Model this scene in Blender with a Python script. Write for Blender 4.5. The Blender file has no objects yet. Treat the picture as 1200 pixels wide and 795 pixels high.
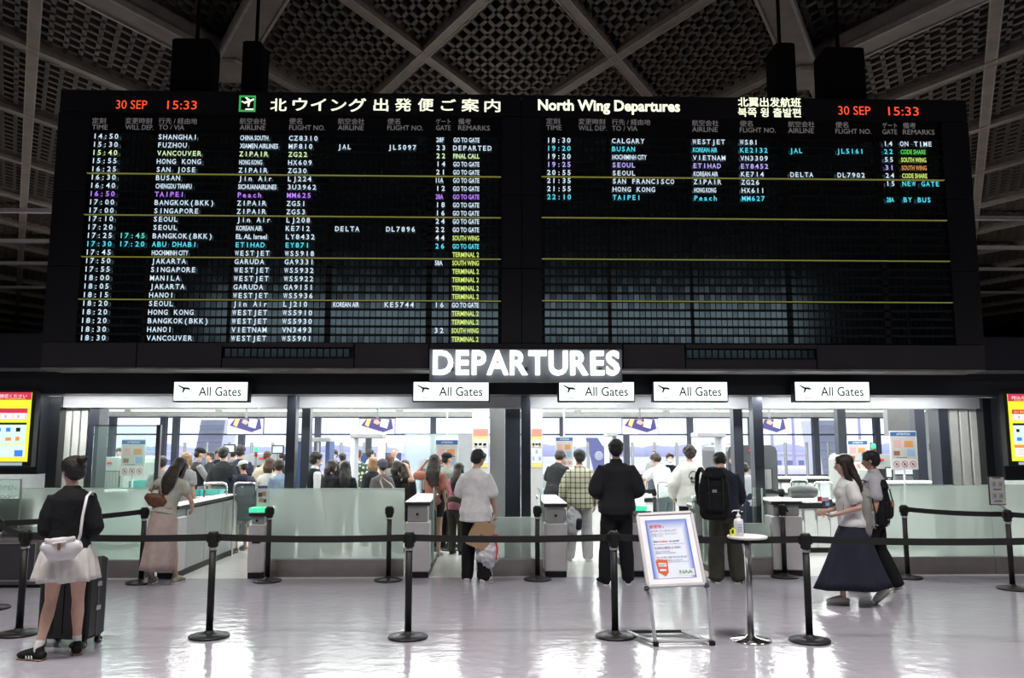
import bpy, math, random
from mathutils import Vector, Matrix, Euler
random.seed(7)
SC = bpy.context.scene
COL = SC.collection
pi = math.pi
rad = math.radians

# ---------------------------------------------------------------- camera
FPX = 960.0                       # focal length in pixels of the 1200 wide frame
EYE = 1.72
PITCH = math.atan(123 / FPX)
YAW = rad(1.6)
cam = bpy.data.cameras.new('camera')
cam.sensor_width = 36.0
cam.lens = 36.0 * FPX / 1200
cam.clip_end = 3000
camo = bpy.data.objects.new('camera', cam)
camo.location = (0, 0, EYE)
camo.rotation_euler = (pi / 2 + PITCH, 0, -YAW)
COL.objects.link(camo)
SC.camera = camo

# ---------------------------------------------------------------- world, lights, exposure
world = bpy.data.worlds.new('sky')
SC.world = world
world.use_nodes = True
wn = world.node_tree
for n in list(wn.nodes):
    wn.nodes.remove(n)
wo = wn.nodes.new('ShaderNodeOutputWorld')
wb = wn.nodes.new('ShaderNodeBackground')
wr = wn.nodes.new('ShaderNodeValToRGB')
wt = wn.nodes.new('ShaderNodeTexCoord')
ws = wn.nodes.new('ShaderNodeSeparateXYZ')
wn.links.new(wt.outputs['Generated'], ws.inputs[0])
wn.links.new(ws.outputs['Z'], wr.inputs[0])
wn.links.new(wr.outputs[0], wb.inputs[0])
wn.links.new(wb.outputs[0], wo.inputs[0])
wr.color_ramp.elements[0].position = 0.0
wr.color_ramp.elements[0].color = (0.80, 0.84, 1.0, 1)
wr.color_ramp.elements[1].position = 0.25
wr.color_ramp.elements[1].color = (0.93, 0.95, 1.0, 1)
wb.inputs[1].default_value = 1.7


def area_light(name, loc, size, power, color=(1, 1, 1), rot=(0, 0, 0)):
    l = bpy.data.lights.new(name, 'AREA')
    l.shape = 'RECTANGLE'
    l.size, l.size_y = size
    l.energy = power
    l.color = color
    o = bpy.data.objects.new(name, l)
    o.location = loc
    o.rotation_euler = rot
    COL.objects.link(o)
    o['label'] = 'unseen rectangular fill light added high over the concourse'
    o['category'] = 'light'
    o['group'] = 'added fill lights over the concourse'
    return o


# unseen fill lamps added over the concourse, high under the waffle ceiling
for k, (lx, ly) in enumerate(((-9.6, 4.9), (-3.2, 4.9), (3.2, 4.9), (9.6, 4.9), (-24, -4), (24, -4))):
    o = area_light('concourse_fill', (lx, ly, 8.85), (3.0, 1.2), 300 if ly > 0 else 650, (1.0, 0.94, 0.90))
    o.data.spread = rad(105)
# unseen fill lamps added over the security hall roof to brighten the waffle ceiling
for lx in (-24, -12, 0, 12, 24):
    for ly in (15.5, 24.5):
        o = area_light('ceiling_fill', (lx, ly, 3.4), (2.0, 0.8), 62 if ly < 20 else 110, (1.0, 0.90, 0.82), (pi, 0, 0))
        o['label'] = 'unseen fill light added over the security hall roof to brighten the waffle ceiling'
        o['group'] = 'added fill lights over the security hall roof'
# fluorescent rows of the security hall (below its white ceiling)
for k, ly in enumerate((12.75, 14.8, 18.4, 22.4, 26.4)):
    for lx in (-8, 0, 8):
        o = area_light('security_ceiling_light', (lx, ly, 2.86), (7.4, 1.7), 300 if k else 130, (0.96, 1.0, 0.97))
        o['label'] = 'long white fluorescent panel in the low ceiling of the security hall'
        o['group'] = 'fluorescent panels of the security hall'
# fluorescent tubes under the bulkhead, over the gates
for k, lx in enumerate((-5.6, -3.9, -2.0, 1.35, 3.1, 4.6, 6.1)):  # outermost tubes added to brighten the louvre panels
    o = area_light('gate_tube_light', (lx, 11.63, 2.385), (1.4, 0.10), 22, (0.96, 1.0, 0.98), (rad(18), 0, 0))
    o['label'] = 'slim fluorescent tube under the black bulkhead over the gates'
    o['group'] = 'fluorescent tubes over the gates'
SC.view_settings.view_transform = 'Standard'
SC.view_settings.look = 'None'
SC.view_settings.gamma = 1
SC.view_settings.exposure = 0.0
SC.cycles.use_denoising = True
SC.cycles.max_bounces = 8
SC.cycles.transparent_max_bounces = 24
SC.cycles.sample_clamp_indirect = 6.0
SC.cycles.caustics_reflective = False
SC.cycles.caustics_refractive = False

# ---------------------------------------------------------------- measuring helpers: pixel of the photo -> real point


def _ray(px, py):
    u = (px - 600) / FPX
    v = (397.5 - py) / FPX
    y = math.cos(PITCH) - v * math.sin(PITCH)
    z = math.sin(PITCH) + v * math.cos(PITCH)
    return u * math.cos(YAW) + y * math.sin(YAW), -u * math.sin(YAW) + y * math.cos(YAW), z


def U(px, py, Y):
    r = _ray(px, py)
    t = Y / r[1]
    return (r[0] * t, Y, EYE + r[2] * t)


def G(px, py, z=0.0):
    r = _ray(px, py)
    t = (z - EYE) / r[2]
    return (r[0] * t, r[1] * t, z)


# ---------------------------------------------------------------- materials
MATS = {}


def mat(name, col, rough=0.5, metal=0.0, var=0.06, scale=6.0, bump=0.0, bscale=40.0, spec=0.5, emit=None, estr=0.0, coat=0.0):
    if name in MATS:
        return MATS[name]
    m = bpy.data.materials.new(name)
    m.use_nodes = True
    nt = m.node_tree
    b = nt.nodes['Principled BSDF']
    b.inputs['Roughness'].default_value = rough
    b.inputs['Metallic'].default_value = metal
    b.inputs['Specular IOR Level'].default_value = spec
    b.inputs['Coat Weight'].default_value = coat
    tc = nt.nodes.new('ShaderNodeTexCoord')
    nz = nt.nodes.new('ShaderNodeTexNoise')
    nz.inputs['Scale'].default_value = scale
    nz.inputs['Detail'].default_value = 4
    nt.links.new(tc.outputs['Object'], nz.inputs['Vector'])
    rp = nt.nodes.new('ShaderNodeValToRGB')
    rp.color_ramp.elements[0].position = 0.3
    rp.color_ramp.elements[1].position = 0.7
    rp.color_ramp.elements[0].color = tuple(max(0, c * (1 - var)) for c in col) + (1,)
    rp.color_ramp.elements[1].color = tuple(min(1, c * (1 + var)) for c in col) + (1,)
    nt.links.new(nz.outputs['Fac'], rp.inputs[0])
    nt.links.new(rp.outputs[0], b.inputs['Base Color'])
    if bump:
        n2 = nt.nodes.new('ShaderNodeTexNoise')
        n2.inputs['Scale'].default_value = bscale
        n2.inputs['Detail'].default_value = 3
        nt.links.new(tc.outputs['Object'], n2.inputs['Vector'])
        bp = nt.nodes.new('ShaderNodeBump')
        bp.inputs['Strength'].default_value = bump
        bp.inputs['Distance'].default_value = 0.02
        nt.links.new(n2.outputs['Fac'], bp.inputs['Height'])
        nt.links.new(bp.outputs[0], b.inputs['Normal'])
    if emit:
        b.inputs['Emission Color'].default_value = tuple(emit) + (1,)
        b.inputs['Emission Strength'].default_value = estr
    MATS[name] = m
    return m


def emat(name, col, s):
    return mat(name, tuple(c * 0.3 for c in col), 0.5, emit=col, estr=s)


def glass(name, tint, haze, rough=0.05, gl=0.10):
    """real pane: tinted see-through, a share of milky scatter, and a mirror coat"""
    if name in MATS:
        return MATS[name]
    m = bpy.data.materials.new(name)
    m.use_nodes = True
    nt = m.node_tree
    for n in list(nt.nodes):
        nt.nodes.remove(n)
    out = nt.nodes.new('ShaderNodeOutputMaterial')
    tr = nt.nodes.new('ShaderNodeBsdfTransparent')
    tr.inputs[0].default_value = tint + (1,)
    df = nt.nodes.new('ShaderNodeBsdfDiffuse')
    df.inputs[0].default_value = (0.70, 0.78, 0.74, 1)
    tl = nt.nodes.new('ShaderNodeBsdfTranslucent')
    tl.inputs[0].default_value = (0.74, 0.82, 0.78, 1)
    m0 = nt.nodes.new('ShaderNodeMixShader')
    m0.inputs[0].default_value = 0.6
    nt.links.new(df.outputs[0], m0.inputs[1])
    nt.links.new(tl.outputs[0], m0.inputs[2])
    m1 = nt.nodes.new('ShaderNodeMixShader')
    m1.inputs[0].default_value = haze
    nt.links.new(tr.outputs[0], m1.inputs[1])
    nt.links.new(m0.outputs[0], m1.inputs[2])
    gs = nt.nodes.new('ShaderNodeBsdfGlossy')
    gs.inputs['Roughness'].default_value = rough
    lw = nt.nodes.new('ShaderNodeLayerWeight')
    lw.inputs[0].default_value = gl
    m2 = nt.nodes.new('ShaderNodeMixShader')
    nt.links.new(lw.outputs['Fresnel'], m2.inputs[0])
    nt.links.new(m1.outputs[0], m2.inputs[1])
    nt.links.new(gs.outputs[0], m2.inputs[2])
    nt.links.new(m2.outputs[0], out.inputs[0])
    MATS[name] = m
    return m


BLACK = mat('black_plastic', (0.009, 0.009, 0.010), 0.5, spec=.3)
BELT = mat('black_webbing', (0.008, 0.008, 0.009), 0.8, bump=0.2, bscale=300)
PANEL = mat('charcoal_panel', (0.016, 0.017, 0.021), 0.5, var=0.1, scale=2)
DARKWALL = mat('dark_navy_panel', (0.010, 0.012, 0.018), 0.4)
STEEL = mat('brushed_steel', (0.55, 0.55, 0.56), 0.28, 1.0, bump=0.05, bscale=120)
CHROME = mat('polished_steel', (0.7, 0.7, 0.7), 0.12, 1.0)
WHITEP = mat('white_panel', (0.74, 0.74, 0.74), 0.4)
LAV = mat('pale_grey_lintel', (0.34, 0.335, 0.365), 0.5)
GREYM = mat('grey_metal', (0.22, 0.225, 0.24), 0.4, 0.3)
GREYD = mat('dark_grey_machine', (0.06, 0.062, 0.068), 0.4)
POSTM = mat('slate_post', (0.028, 0.032, 0.045), 0.35)
TEAL = mat('teal_plastic', (0.05, 0.42, 0.38), 0.4)

# ---------------------------------------------------------------- mesh builder


class MB:
    def __init__(s):
        s.v, s.f, s.m, s.sm = [], [], [], []

    def face(s, idx, mi=0, smooth=False):
        s.f.append(idx)
        s.m.append(mi)
        s.sm.append(smooth)

    def box(s, c, d, mi=0, M=None, bev=0.0):
        x, y, z = d[0] / 2, d[1] / 2, d[2] / 2
        b = len(s.v)
        if bev <= 0:
            P = [(-x, -y, -z), (x, -y, -z), (x, y, -z), (-x, y, -z), (-x, -y, z), (x, -y, z), (x, y, z), (-x, y, z)]
            F = [(0, 3, 2, 1), (4, 5, 6, 7), (0, 1, 5, 4), (1, 2, 6, 5), (2, 3, 7, 6), (3, 0, 4, 7)]
        else:
            # rounded vertical corners and a small top and bottom chamfer
            P = []
            e = bev
            prof = [(x - e, y), (x - e * .3, y - e * .3), (x, y - e)]
            ring = []
            for sx, sy, rev in ((1, 1, 0), (1, -1, 1), (-1, -1, 0), (-1, 1, 1)):
                pr = prof if not rev else prof[::-1]
                ring += [(sx * a, sy * bb) for a, bb in pr]
            n = len(ring)
            k = e * 0.7
            for zz, sc in ((-z, k), (-z + k, 0), (z - k, 0), (z, k)):
                for a, bb in ring:
                    P.append((a - math.copysign(sc, a), bb - math.copysign(sc, bb), zz))
            F = [tuple(range(n)), tuple(reversed(range(3 * n, 4 * n)))]
            for r in range(3):
                for i in range(n):
                    j = (i + 1) % n
                    F.append((r * n + i, (r + 1) * n + i, (r + 1) * n + j, r * n + j))
        for p in P:
            q = Vector(p)
            if M is not None:
                q = M @ q
            s.v.append((q.x + c[0], q.y + c[1], q.z + c[2]))
        for f in F:
            s.face(tuple(b + i for i in f), mi)
        return s

    def span(s, x0, x1, y0, y1, z0, z1, mi=0, bev=0.0):
        return s.box(((x0 + x1) / 2, (y0 + y1) / 2, (z0 + z1) / 2), (abs(x1 - x0), abs(y1 - y0), abs(z1 - z0)), mi, bev=bev)

    def lathe(s, prof, c=(0, 0, 0), n=24, mi=0, smooth=True):
        b = len(s.v)
        for r, z in prof:
            for i in range(n):
                a = 2 * pi * i / n
                s.v.append((c[0] + r * math.cos(a), c[1] + r * math.sin(a), c[2] + z))
        for k in range(len(prof) - 1):
            for i in range(n):
                j = (i + 1) % n
                s.face((b + k * n + i, b + k * n + j, b + (k + 1) * n + j, b + (k + 1) * n + i), mi, smooth)
        s.face(tuple(b + i for i in reversed(range(n))), mi)
        s.face(tuple(b + (len(prof) - 1) * n + i for i in range(n)), mi)
        return s

    def tube(s, pts, radii, n=10, mi=0, side=None, cap=True, smooth=True):
        """swept rings; a radius is r or (across, fore-aft); rounded ends"""
        P = [Vector(p) for p in pts]
        R = [(r, r) if not isinstance(r, (tuple, list)) else tuple(r) for r in radii]
        side = Vector(side) if side is not None else None
        rings = []
        N = len(P)
        for i in range(N):
            t = (P[min(i + 1, N - 1)] - P[max(i - 1, 0)])
            if t.length < 1e-9:
                t = Vector((0, 0, 1))
            t.normalize()
            if side is None:
                ref = Vector((1, 0, 0)) if abs(t.x) < 0.9 else Vector((0, 1, 0))
            else:
                ref = side
            u = (ref - t * ref.dot(t))
            if u.length < 1e-6:
                u = Vector((0, 1, 0)) - t * t.y
            u.normalize()
            w = t.cross(u)
            rings.append((P[i], u, w, R[i][0], R[i][1], t))
        seq = []
        if cap:
            p, u, w, a, b_, t = rings[0]
            h = min(a, b_)
            for q in (0.35, 0.75):
                k = math.sqrt(1 - (1 - q) ** 2)
                seq.append((p - t * h * (1 - q), u, w, a * k, b_ * k))
        for p, u, w, a, b_, t in rings:
            seq.append((p, u, w, a, b_))
        if cap:
            p, u, w, a, b_, t = rings[-1]
            h = min(a, b_)
            for q in (0.75, 0.35):
                k = math.sqrt(1 - (1 - q) ** 2)
                seq.append((p + t * h * (1 - q), u, w, a * k, b_ * k))
        b = len(s.v)
        for p, u, w, a, b_ in seq:
            for i in range(n):
                an = 2 * pi * i / n
                q = p + u * (a * math.cos(an)) + w * (b_ * math.sin(an))
                s.v.append(tuple(q))
        for k in range(len(seq) - 1):
            for i in range(n):
                j = (i + 1) % n
                s.face((b + k * n + i, b + k * n + j, b + (k + 1) * n + j, b + (k + 1) * n + i), mi, smooth)
        s.face(tuple(b + i for i in reversed(range(n))), mi)
        s.face(tuple(b + (len(seq) - 1) * n + i for i in range(n)), mi)
        return s

    def ball(s, c, r, n=12, mi=0, M=None):
        rx, ry, rz = r if isinstance(r, (tuple, list)) else (r, r, r)
        b = len(s.v)
        m = n // 2 + 1
        for k in range(1, m):
            th = pi * k / m
            for i in range(n):
                a = 2 * pi * i / n
                q = Vector((rx * math.sin(th) * math.cos(a), ry * math.sin(th) * math.sin(a), -rz * math.cos(th)))
                if M is not None:
                    q = M @ q
                s.v.append((q.x + c[0], q.y + c[1], q.z + c[2]))
        for k in range(m - 2):
            for i in range(n):
                j = (i + 1) % n
                s.face((b + k * n + i, b + k * n + j, b + (k + 1) * n + j, b + (k + 1) * n + i), mi, True)
        for pole, k in ((-1, 0), (1, m - 2)):
            q = Vector((0, 0, rz * pole))
            if M is not None:
                q = M @ q
            s.v.append((q.x + c[0], q.y + c[1], q.z + c[2]))
            e = len(s.v) - 1
            for i in range(n):
                j = (i + 1) % n
                if pole < 0:
                    s.face((e, b + k * n + j, b + k * n + i), mi, True)
                else:
                    s.face((e, b + k * n + i, b + k * n + j), mi, True)
        return s

    def prism(s, poly, y0, y1, mi=0):
        """polygon in x,z pushed through y"""
        b = len(s.v)
        n = len(poly)
        for y in (y0, y1):
            for x, z in poly:
                s.v.append((x, y, z))
        s.face(tuple(b + i for i in range(n)), mi)
        s.face(tuple(b + n + i for i in reversed(range(n))), mi)
        for i in range(n):
            j = (i + 1) % n
            s.face((b + j, b + i, b + n + i, b + n + j), mi)
        return s

    def quad(s, a, b_, c, d, mi=0):
        k = len(s.v)
        s.v += [a, b_, c, d]
        s.face((k, k + 1, k + 2, k + 3), mi)
        return s

    def build(s, name, mats, parent=None, loc=None, rotz=None, kind=None):
        me = bpy.data.meshes.new(name)
        me.from_pydata(s.v, [], s.f)
        if not isinstance(mats, (list, tuple)):
            mats = [mats]
        for m in mats:
            me.materials.append(m)
        me.polygons.foreach_set('material_index', s.m)
        me.polygons.foreach_set('use_smooth', s.sm)
        me.update()
        o = bpy.data.objects.new(name, me)
        COL.objects.link(o)
        if parent is not None:
            o.parent = parent
        if loc is not None:
            o.location = loc
        if rotz is not None:
            o.rotation_euler = (0, 0, rotz)
        if kind:
            o['kind'] = kind
        return o


def tag(o, label, cat, group=None):
    o['label'] = label
    o['category'] = cat
    if group:
        o['group'] = group
    return o


def thing(name, label, cat, loc=(0, 0, 0), rotz=0.0, group=None):
    o = bpy.data.objects.new(name, None)
    o.empty_display_size = 0.1
    COL.objects.link(o)
    o.location = loc
    o.rotation_euler = (0, 0, rotz)
    return tag(o, label, cat, group)


def dup(root, loc=None, rotz=None, label=None):
    r = root.copy()
    COL.objects.link(r)
    if loc is not None:
        r.location = loc
    if rotz is not None:
        r.rotation_euler = (0, 0, rotz)
    if label:
        r['label'] = label
    for ch in list(root.children):
        c = ch.copy()
        COL.objects.link(c)
        c.parent = r
        for g in list(ch.children):
            d = g.copy()
            COL.objects.link(d)
            d.parent = c
    return r


# ---------------------------------------------------------------- lettering
_GL = {}


def glyph(text, bold=0.0, res=2):
    key = (text, bold, res)
    if key in _GL:
        return _GL[key]
    c = bpy.data.curves.new('lettering', 'FONT')
    c.body = text
    c.size = 1.0
    c.resolution_u = res
    c.offset = bold
    o = bpy.data.objects.new('lettering', c)
    me = bpy.data.meshes.new_from_object(o)
    vs = [(v.co.x, v.co.y) for v in me.vertices]
    fs = [tuple(p.vertices) for p in me.polygons]
    bpy.data.objects.remove(o)
    bpy.data.meshes.remove(me)
    bpy.data.curves.remove(c)
    _GL[key] = (vs, fs)
    return _GL[key]


_h = glyph('H')
CAP = max(v[1] for v in _h[0])


def text(mb, s, x0, z0, h, mi=0, y=0.0, width=None, bold=0.02, res=2, depth=0.0, center=False, M=None, cjk=False):
    """string standing in the x,z plane, read from -y; h = cap height; width fits it"""
    vs, fs = glyph(s, bold, res)
    if not vs:
        return
    lo = min(v[0] for v in vs)
    hi = max(v[0] for v in vs)
    k = h / CAP
    kx = (width / (hi - lo)) if width else k
    off = -(hi - lo) * kx / 2 if center else 0
    if cjk:
        for a_, b_ in ((-.03, 0), (.03, 0), (0, .025), (0, -.025)):
            text(mb, s, x0 + a_ * h, z0 + b_ * h, h, mi, y + .0005 * (1 + a_ * 20 + b_ * 30), width, 0, res, 0, center, M)
        return
    b = len(mb.v)
    P = [(x0 + off + (vx - lo) * kx, y, z0 + vy * k) for vx, vy in vs]
    if M is not None:
        P = [tuple(M @ Vector(p)) for p in P]
    mb.v += P
    for f in fs:
        mb.face(tuple(b + i for i in f), mi)
    if depth:
        n = len(P)
        mb.v += [(p[0], p[1] + depth, p[2]) for p in P]
        cnt = {}
        for f in fs:
            for i in range(len(f)):
                e = (f[i], f[(i + 1) % len(f)])
                cnt[e] = 1
        for (a, c) in cnt:
            if (c, a) not in cnt:
                mb.face((b + c, b + a, b + n + a, b + n + c), mi)


def flaps(mb, s, x0, z0, h, pitch, mi=0, y=0.0, narrow=0.80):
    """one character per flap"""
    for i, ch in enumerate(s):
        if ch == ' ':
            continue
        vs, fs = glyph(ch, 0.016, 2)
        lo = min(v[0] for v in vs)
        hi = max(v[0] for v in vs)
        k = h / CAP
        w = min((hi - lo) * k, pitch * narrow)
        kx = w / max(hi - lo, 1e-6)
        cx = x0 + (i + 0.5) * pitch
        b = len(mb.v)
        mb.v += [(cx + (vx - (lo + hi) / 2) * kx, y, z0 + vy * k) for vx, vy in vs]
        for f in fs:
            mb.face(tuple(b + q for q in f), mi)
# ================================================================ THE SETTING
PART_Y = 10.95      # line of the gates and glass partitions
HEAD_Y = 12.05      # lintel over the gates
WIN_Y = 30.0        # window wall of the security hall
CEIL_Z = 9.0        # underside of the big beams


def struct(mb, name, m, parent=None, loc=None):
    o = mb.build(name, m, parent, loc)
    if parent is None:
        o['kind'] = 'structure'
    return o


def floor_mat(name, col, r0, r1, spec=0.5):
    m = bpy.data.materials.new(name)
    m.use_nodes = True
    nt = m.node_tree
    b = nt.nodes['Principled BSDF']
    tc = nt.nodes.new('ShaderNodeTexCoord')
    n1 = nt.nodes.new('ShaderNodeTexNoise')
    n1.inputs['Scale'].default_value = 0.9
    n1.inputs['Detail'].default_value = 5
    mp = nt.nodes.new('ShaderNodeMapping')
    mp.inputs['Scale'].default_value = (0.6, 1.6, 1)
    nt.links.new(tc.outputs['Object'], mp.inputs[0])
    nt.links.new(mp.outputs[0], n1.inputs['Vector'])
    rp = nt.nodes.new('ShaderNodeValToRGB')
    rp.color_ramp.elements[0].color = tuple(c * 0.9 for c in col) + (1,)
    rp.color_ramp.elements[1].color = tuple(c * 1.08 for c in col) + (1,)
    nt.links.new(n1.outputs['Fac'], rp.inputs[0])
    nt.links.new(rp.outputs[0], b.inputs['Base Color'])
    mr = nt.nodes.new('ShaderNodeMapRange')
    mr.inputs[3].default_value = r0
    mr.inputs[4].default_value = r1
    n2 = nt.nodes.new('ShaderNodeTexNoise')
    n2.inputs['Scale'].default_value = 5
    n2.inputs['Detail'].default_value = 6
    nt.links.new(mp.outputs[0], n2.inputs['Vector'])
    nt.links.new(n2.outputs['Fac'], mr.inputs[0])
    nt.links.new(mr.outputs[0], b.inputs['Roughness'])
    n3 = nt.nodes.new('ShaderNodeTexNoise')
    n3.inputs['Scale'].default_value = 7
    n3.inputs['Detail'].default_value = 3
    nt.links.new(tc.outputs['Object'], n3.inputs['Vector'])
    bp = nt.nodes.new('ShaderNodeBump')
    bp.inputs['Strength'].default_value = 0.26
    bp.inputs['Distance'].default_value = 0.02
    nt.links.new(n3.outputs['Fac'], bp.inputs['Height'])
    nt.links.new(bp.outputs[0], b.inputs['Normal'])
    b.inputs['Specular IOR Level'].default_value = spec
    return m


FLOORM = floor_mat('polished_vinyl_floor', (0.37, 0.36, 0.41), 0.07, 0.20, 0.75)
FLOORW = floor_mat('pale_hall_floor', (0.62, 0.62, 0.60), 0.12, 0.25, 0.7)

fl = struct(MB().span(-32, 32, -22, 30.2, -0.2, -0.012), 'floor', mat('floor_screed', (0.12, 0.12, 0.13), 0.6))
ys = [-21.5 + 1.93 * i for i in range(17)]
off = 7.32 - ys[15] if len(ys) > 15 else 0
ys = [y + off for y in ys]
ys = [y for y in ys if y < PART_Y - 0.5] + [PART_Y]
xs = [-32, -10.5, 10.5, 32]
for i in range(len(ys) - 1):
    for j in range(len(xs) - 1):
        MB().span(xs[j] + .0015, xs[j + 1] - .0015, ys[i] + .002, ys[i + 1] - .002, -0.013, 0.0).build('floor_sheet', FLOORM, fl)
for j in range(len(xs) - 1):
    for y0, y1 in ((PART_Y, 17), (17, 23.5), (23.5, 30.2)):
        MB().span(xs[j] + .0015, xs[j + 1] - .0015, y0 + .002, y1 - .002, -0.013, 0.0).build('floor_sheet', FLOORW, fl)

# ---- waffle ceiling: deck, two families of thin ribs, beams, boxed node beams
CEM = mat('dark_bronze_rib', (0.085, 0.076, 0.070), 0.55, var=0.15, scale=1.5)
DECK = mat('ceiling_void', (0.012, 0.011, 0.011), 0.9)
BEAM = mat('grey_brown_beam', (0.24, 0.215, 0.20), 0.5, var=0.2, scale=2.5, bump=0.1)
BEAML = mat('pale_beam', (0.34, 0.32, 0.30), 0.45, var=0.15)
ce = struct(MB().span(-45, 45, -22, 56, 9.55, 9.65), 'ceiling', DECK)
A30 = rad(29.7)
PIT = 3.64
NX, NY = -4.906, 14.74


def slanted(mb, x_at_node, fam, w, z0, z1, t0=-40, t1=50, mi=0):
    d = Vector((math.sin(A30) * fam, math.cos(A30), 0))
    n = Vector((d.y, -d.x, 0)) * (w / 2)
    p0 = Vector((x_at_node, NY, 0)) + d * t0
    p1 = Vector((x_at_node, NY, 0)) + d * t1
    b = len(mb.v)
    for z in (z0, z1):
        for q in (p0 - n, p0 + n, p1 + n, p1 - n):
            mb.v.append((q.x, q.y, z))
    for f in ((0, 3, 2, 1), (4, 5, 6, 7), (0, 1, 5, 4), (1, 2, 6, 5), (2, 3, 7, 6), (3, 0, 4, 7)):
        mb.face(tuple(b + i for i in f), mi)


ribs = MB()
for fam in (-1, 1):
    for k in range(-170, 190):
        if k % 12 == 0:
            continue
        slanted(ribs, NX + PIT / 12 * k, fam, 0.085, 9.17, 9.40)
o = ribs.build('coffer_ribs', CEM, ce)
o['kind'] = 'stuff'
for fam in (-1, 1):
    for k in range(-13, 15):
        big = (k % 3 == 0)
        m_ = MB()
        slanted(m_, NX + PIT * k, fam, 0.17, 9.0 + .004 * fam, 9.45)
        # flanges along both lower edges
        d = Vector((math.sin(A30) * fam, math.cos(A30), 0))
        n = Vector((d.y, -d.x, 0))
        for sg in (-1, 1):
            xo = n.x * 0.15 * sg + n.y * 0.15 * sg * (-math.tan(A30) * fam)
            slanted(m_, NX + PIT * k + (0.095 * sg) / math.cos(A30), fam, 0.022, 8.985 + .004 * fam, 9.08, mi=1)
        m_.build('diagonal_beam', [BEAM, BEAML], ce)
# deep boxed beams that gather at the hanger nodes (towards the camera side of each node)
for kx in (-3, 0, 3, 6):
    cx = NX + PIT * kx
    m_ = MB()
    m_.lathe([(0.50, 8.62), (0.56, 8.66), (0.56, 9.0), (0.5, 9.02)], (cx, NY, 0), n=6, smooth=False)
    m_.build('beam_node', BEAM, ce)
    for fam in (-1, 1):
        m_ = MB()
        slanted(m_, cx, fam, 0.44, 8.70 + .003 * fam, 9.05, -11.5, 0)
        for sg in (-1, 1):
            slanted(m_, cx + 0.25 * sg / math.cos(A30), fam, 0.05, 8.67, 8.78, -11.5, 0, mi=1)
        m_.build('box_beam', [BEAM, BEAML], ce)
for y in (25.2, 29.1, 32.8, 38.0):
    MB().span(-44, 44, y - .09, y + .09, 8.86, 8.98).build('cross_rail_reflection', mat('pale_rail_reflection', (0.62, 0.60, 0.66), 0.35, 0.2), ce)  # some of these pale rails stand in for streaks of reflected light

WALLM = mat('dark_hall_wall', (0.045, 0.043, 0.045), 0.6)
struct(MB().span(-45, 45, 55.5, 56, 3.5, 9.6), 'wall_far', WALLM)
struct(MB().span(-45, 45, 30.2, 56, 3.5, 3.7), 'floor_upper_deck', WALLM)
struct(MB().span(-33, -32, -22, 30.2, -0.2, 9.6).span(-45, -44, 30.2, 56, 3.5, 9.6).span(-44, -32, 29.9, 30.2, -.2, 9.6), 'wall_left', WALLM)
struct(MB().span(32, 33, -22, 30.2, -0.2, 9.6).span(44, 45, 30.2, 56, 3.5, 9.6).span(32, 44, 29.9, 30.2, -.2, 9.6), 'wall_right', WALLM)
struct(MB().span(-32, -16, 29.9, 30.2, -.2, 3.7).span(16, 32, 29.9, 30.2, -.2, 3.7).span(-16, 16, 29.9, 30.2, 3.1, 3.7), 'wall_outer', WALLM)
# wall behind the viewer with a strip of high windows
wb_ = MB()
wb_.span(-32, 32, -22.4, -22, -0.2, 7.25)
wb_.span(-32, 32, -22.4, -22, 9.25, 9.6)
wb_.span(-32, -15, -22.4, -22, 7.25, 9.25)
wb_.span(17, 32, -22.4, -22, 7.25, 9.25)
for k in range(13):
    x = -15 + 2.67 * k
    wb_.span(x - .06, x + .06, -22.35, -22.05, 7.25, 9.25)
struct(wb_, 'wall_back', WALLM)

# ---- front of the security hall: black bulkhead, lintel, end walls
RX0, RX1 = U(70, 478, HEAD_Y)[0], U(1150, 478, HEAD_Y)[0]
zb = U(600, 463.5, 11.55)[2]
bk = MB()
bk.span(-16, 16, 11.3, 11.9, zb + .33, 3.22)
bk.span(-16, 16, 11.36, 11.9, zb, zb + .32)
bk.span(-16, 16, 11.26, 11.9, zb + .30, zb + .345, 1)
struct(bk, 'wall_front', [DARKWALL, mat('bulkhead_rail', (0.10, 0.10, 0.11), 0.4)])
struct(MB().span(-16, 16, 11.9, 30.2, 3.0, 3.22), 'ceiling_roof', DARKWALL)
zl = U(600, 478.5, HEAD_Y)[2]
lintel = struct(MB().span(RX0, RX1, HEAD_Y, HEAD_Y + .25, zl, 3.0), 'trim_1', LAV)
for px in (303, 412, 444, 835):
    X = U(px, 478, HEAD_Y)[0]
    MB().lathe([(.012, 0), (.012, .01)], (X, HEAD_Y + .03, zl - .01), n=8).build('indicator_lamp', emat('pilot_green', (0.1, 0.9, 0.3), 1.2), lintel)
# white ceiling of the hall behind with slots and light strips
CEW = mat('white_ceiling_tile', (0.78, 0.80, 0.78), 0.6)
hc = struct(MB().span(-15.9, 15.9, 12.3, 30.0, 2.93, 3.0), 'ceiling_security', mat('ceiling_plenum', (0.2, 0.2, 0.2), 0.7))
STRIP = emat('fluorescent_diffuser', (0.96, 1.0, 0.97), 2.6)
y = 12.35
row = 0
while y < 29.5:
    for k in range(10):
        x = -15.8 + 3.16 * k
        MB().span(x + .01, x + 3.15, y + .01, y + 1.18, 2.90, 2.935).build('ceiling_panel', CEW, hc)
    if row % 2 == 1:
        for k in range(10):
            x = -15.8 + 3.16 * k
            MB().span(x + .15, x + 3.0, y + 1.10, y + 1.26, 2.86, 2.898).build('light_strip', STRIP, hc)
    y += 1.2
    row += 1
DW = mat('dark_side_wall', (0.014, 0.015, 0.019), 0.3)
struct(MB().span(-16, -15.8, 12.3, 30.2, 0, 3.0), 'wall_security_left', mat('pale_side_wall', (0.55, 0.56, 0.57), 0.6))
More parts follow.
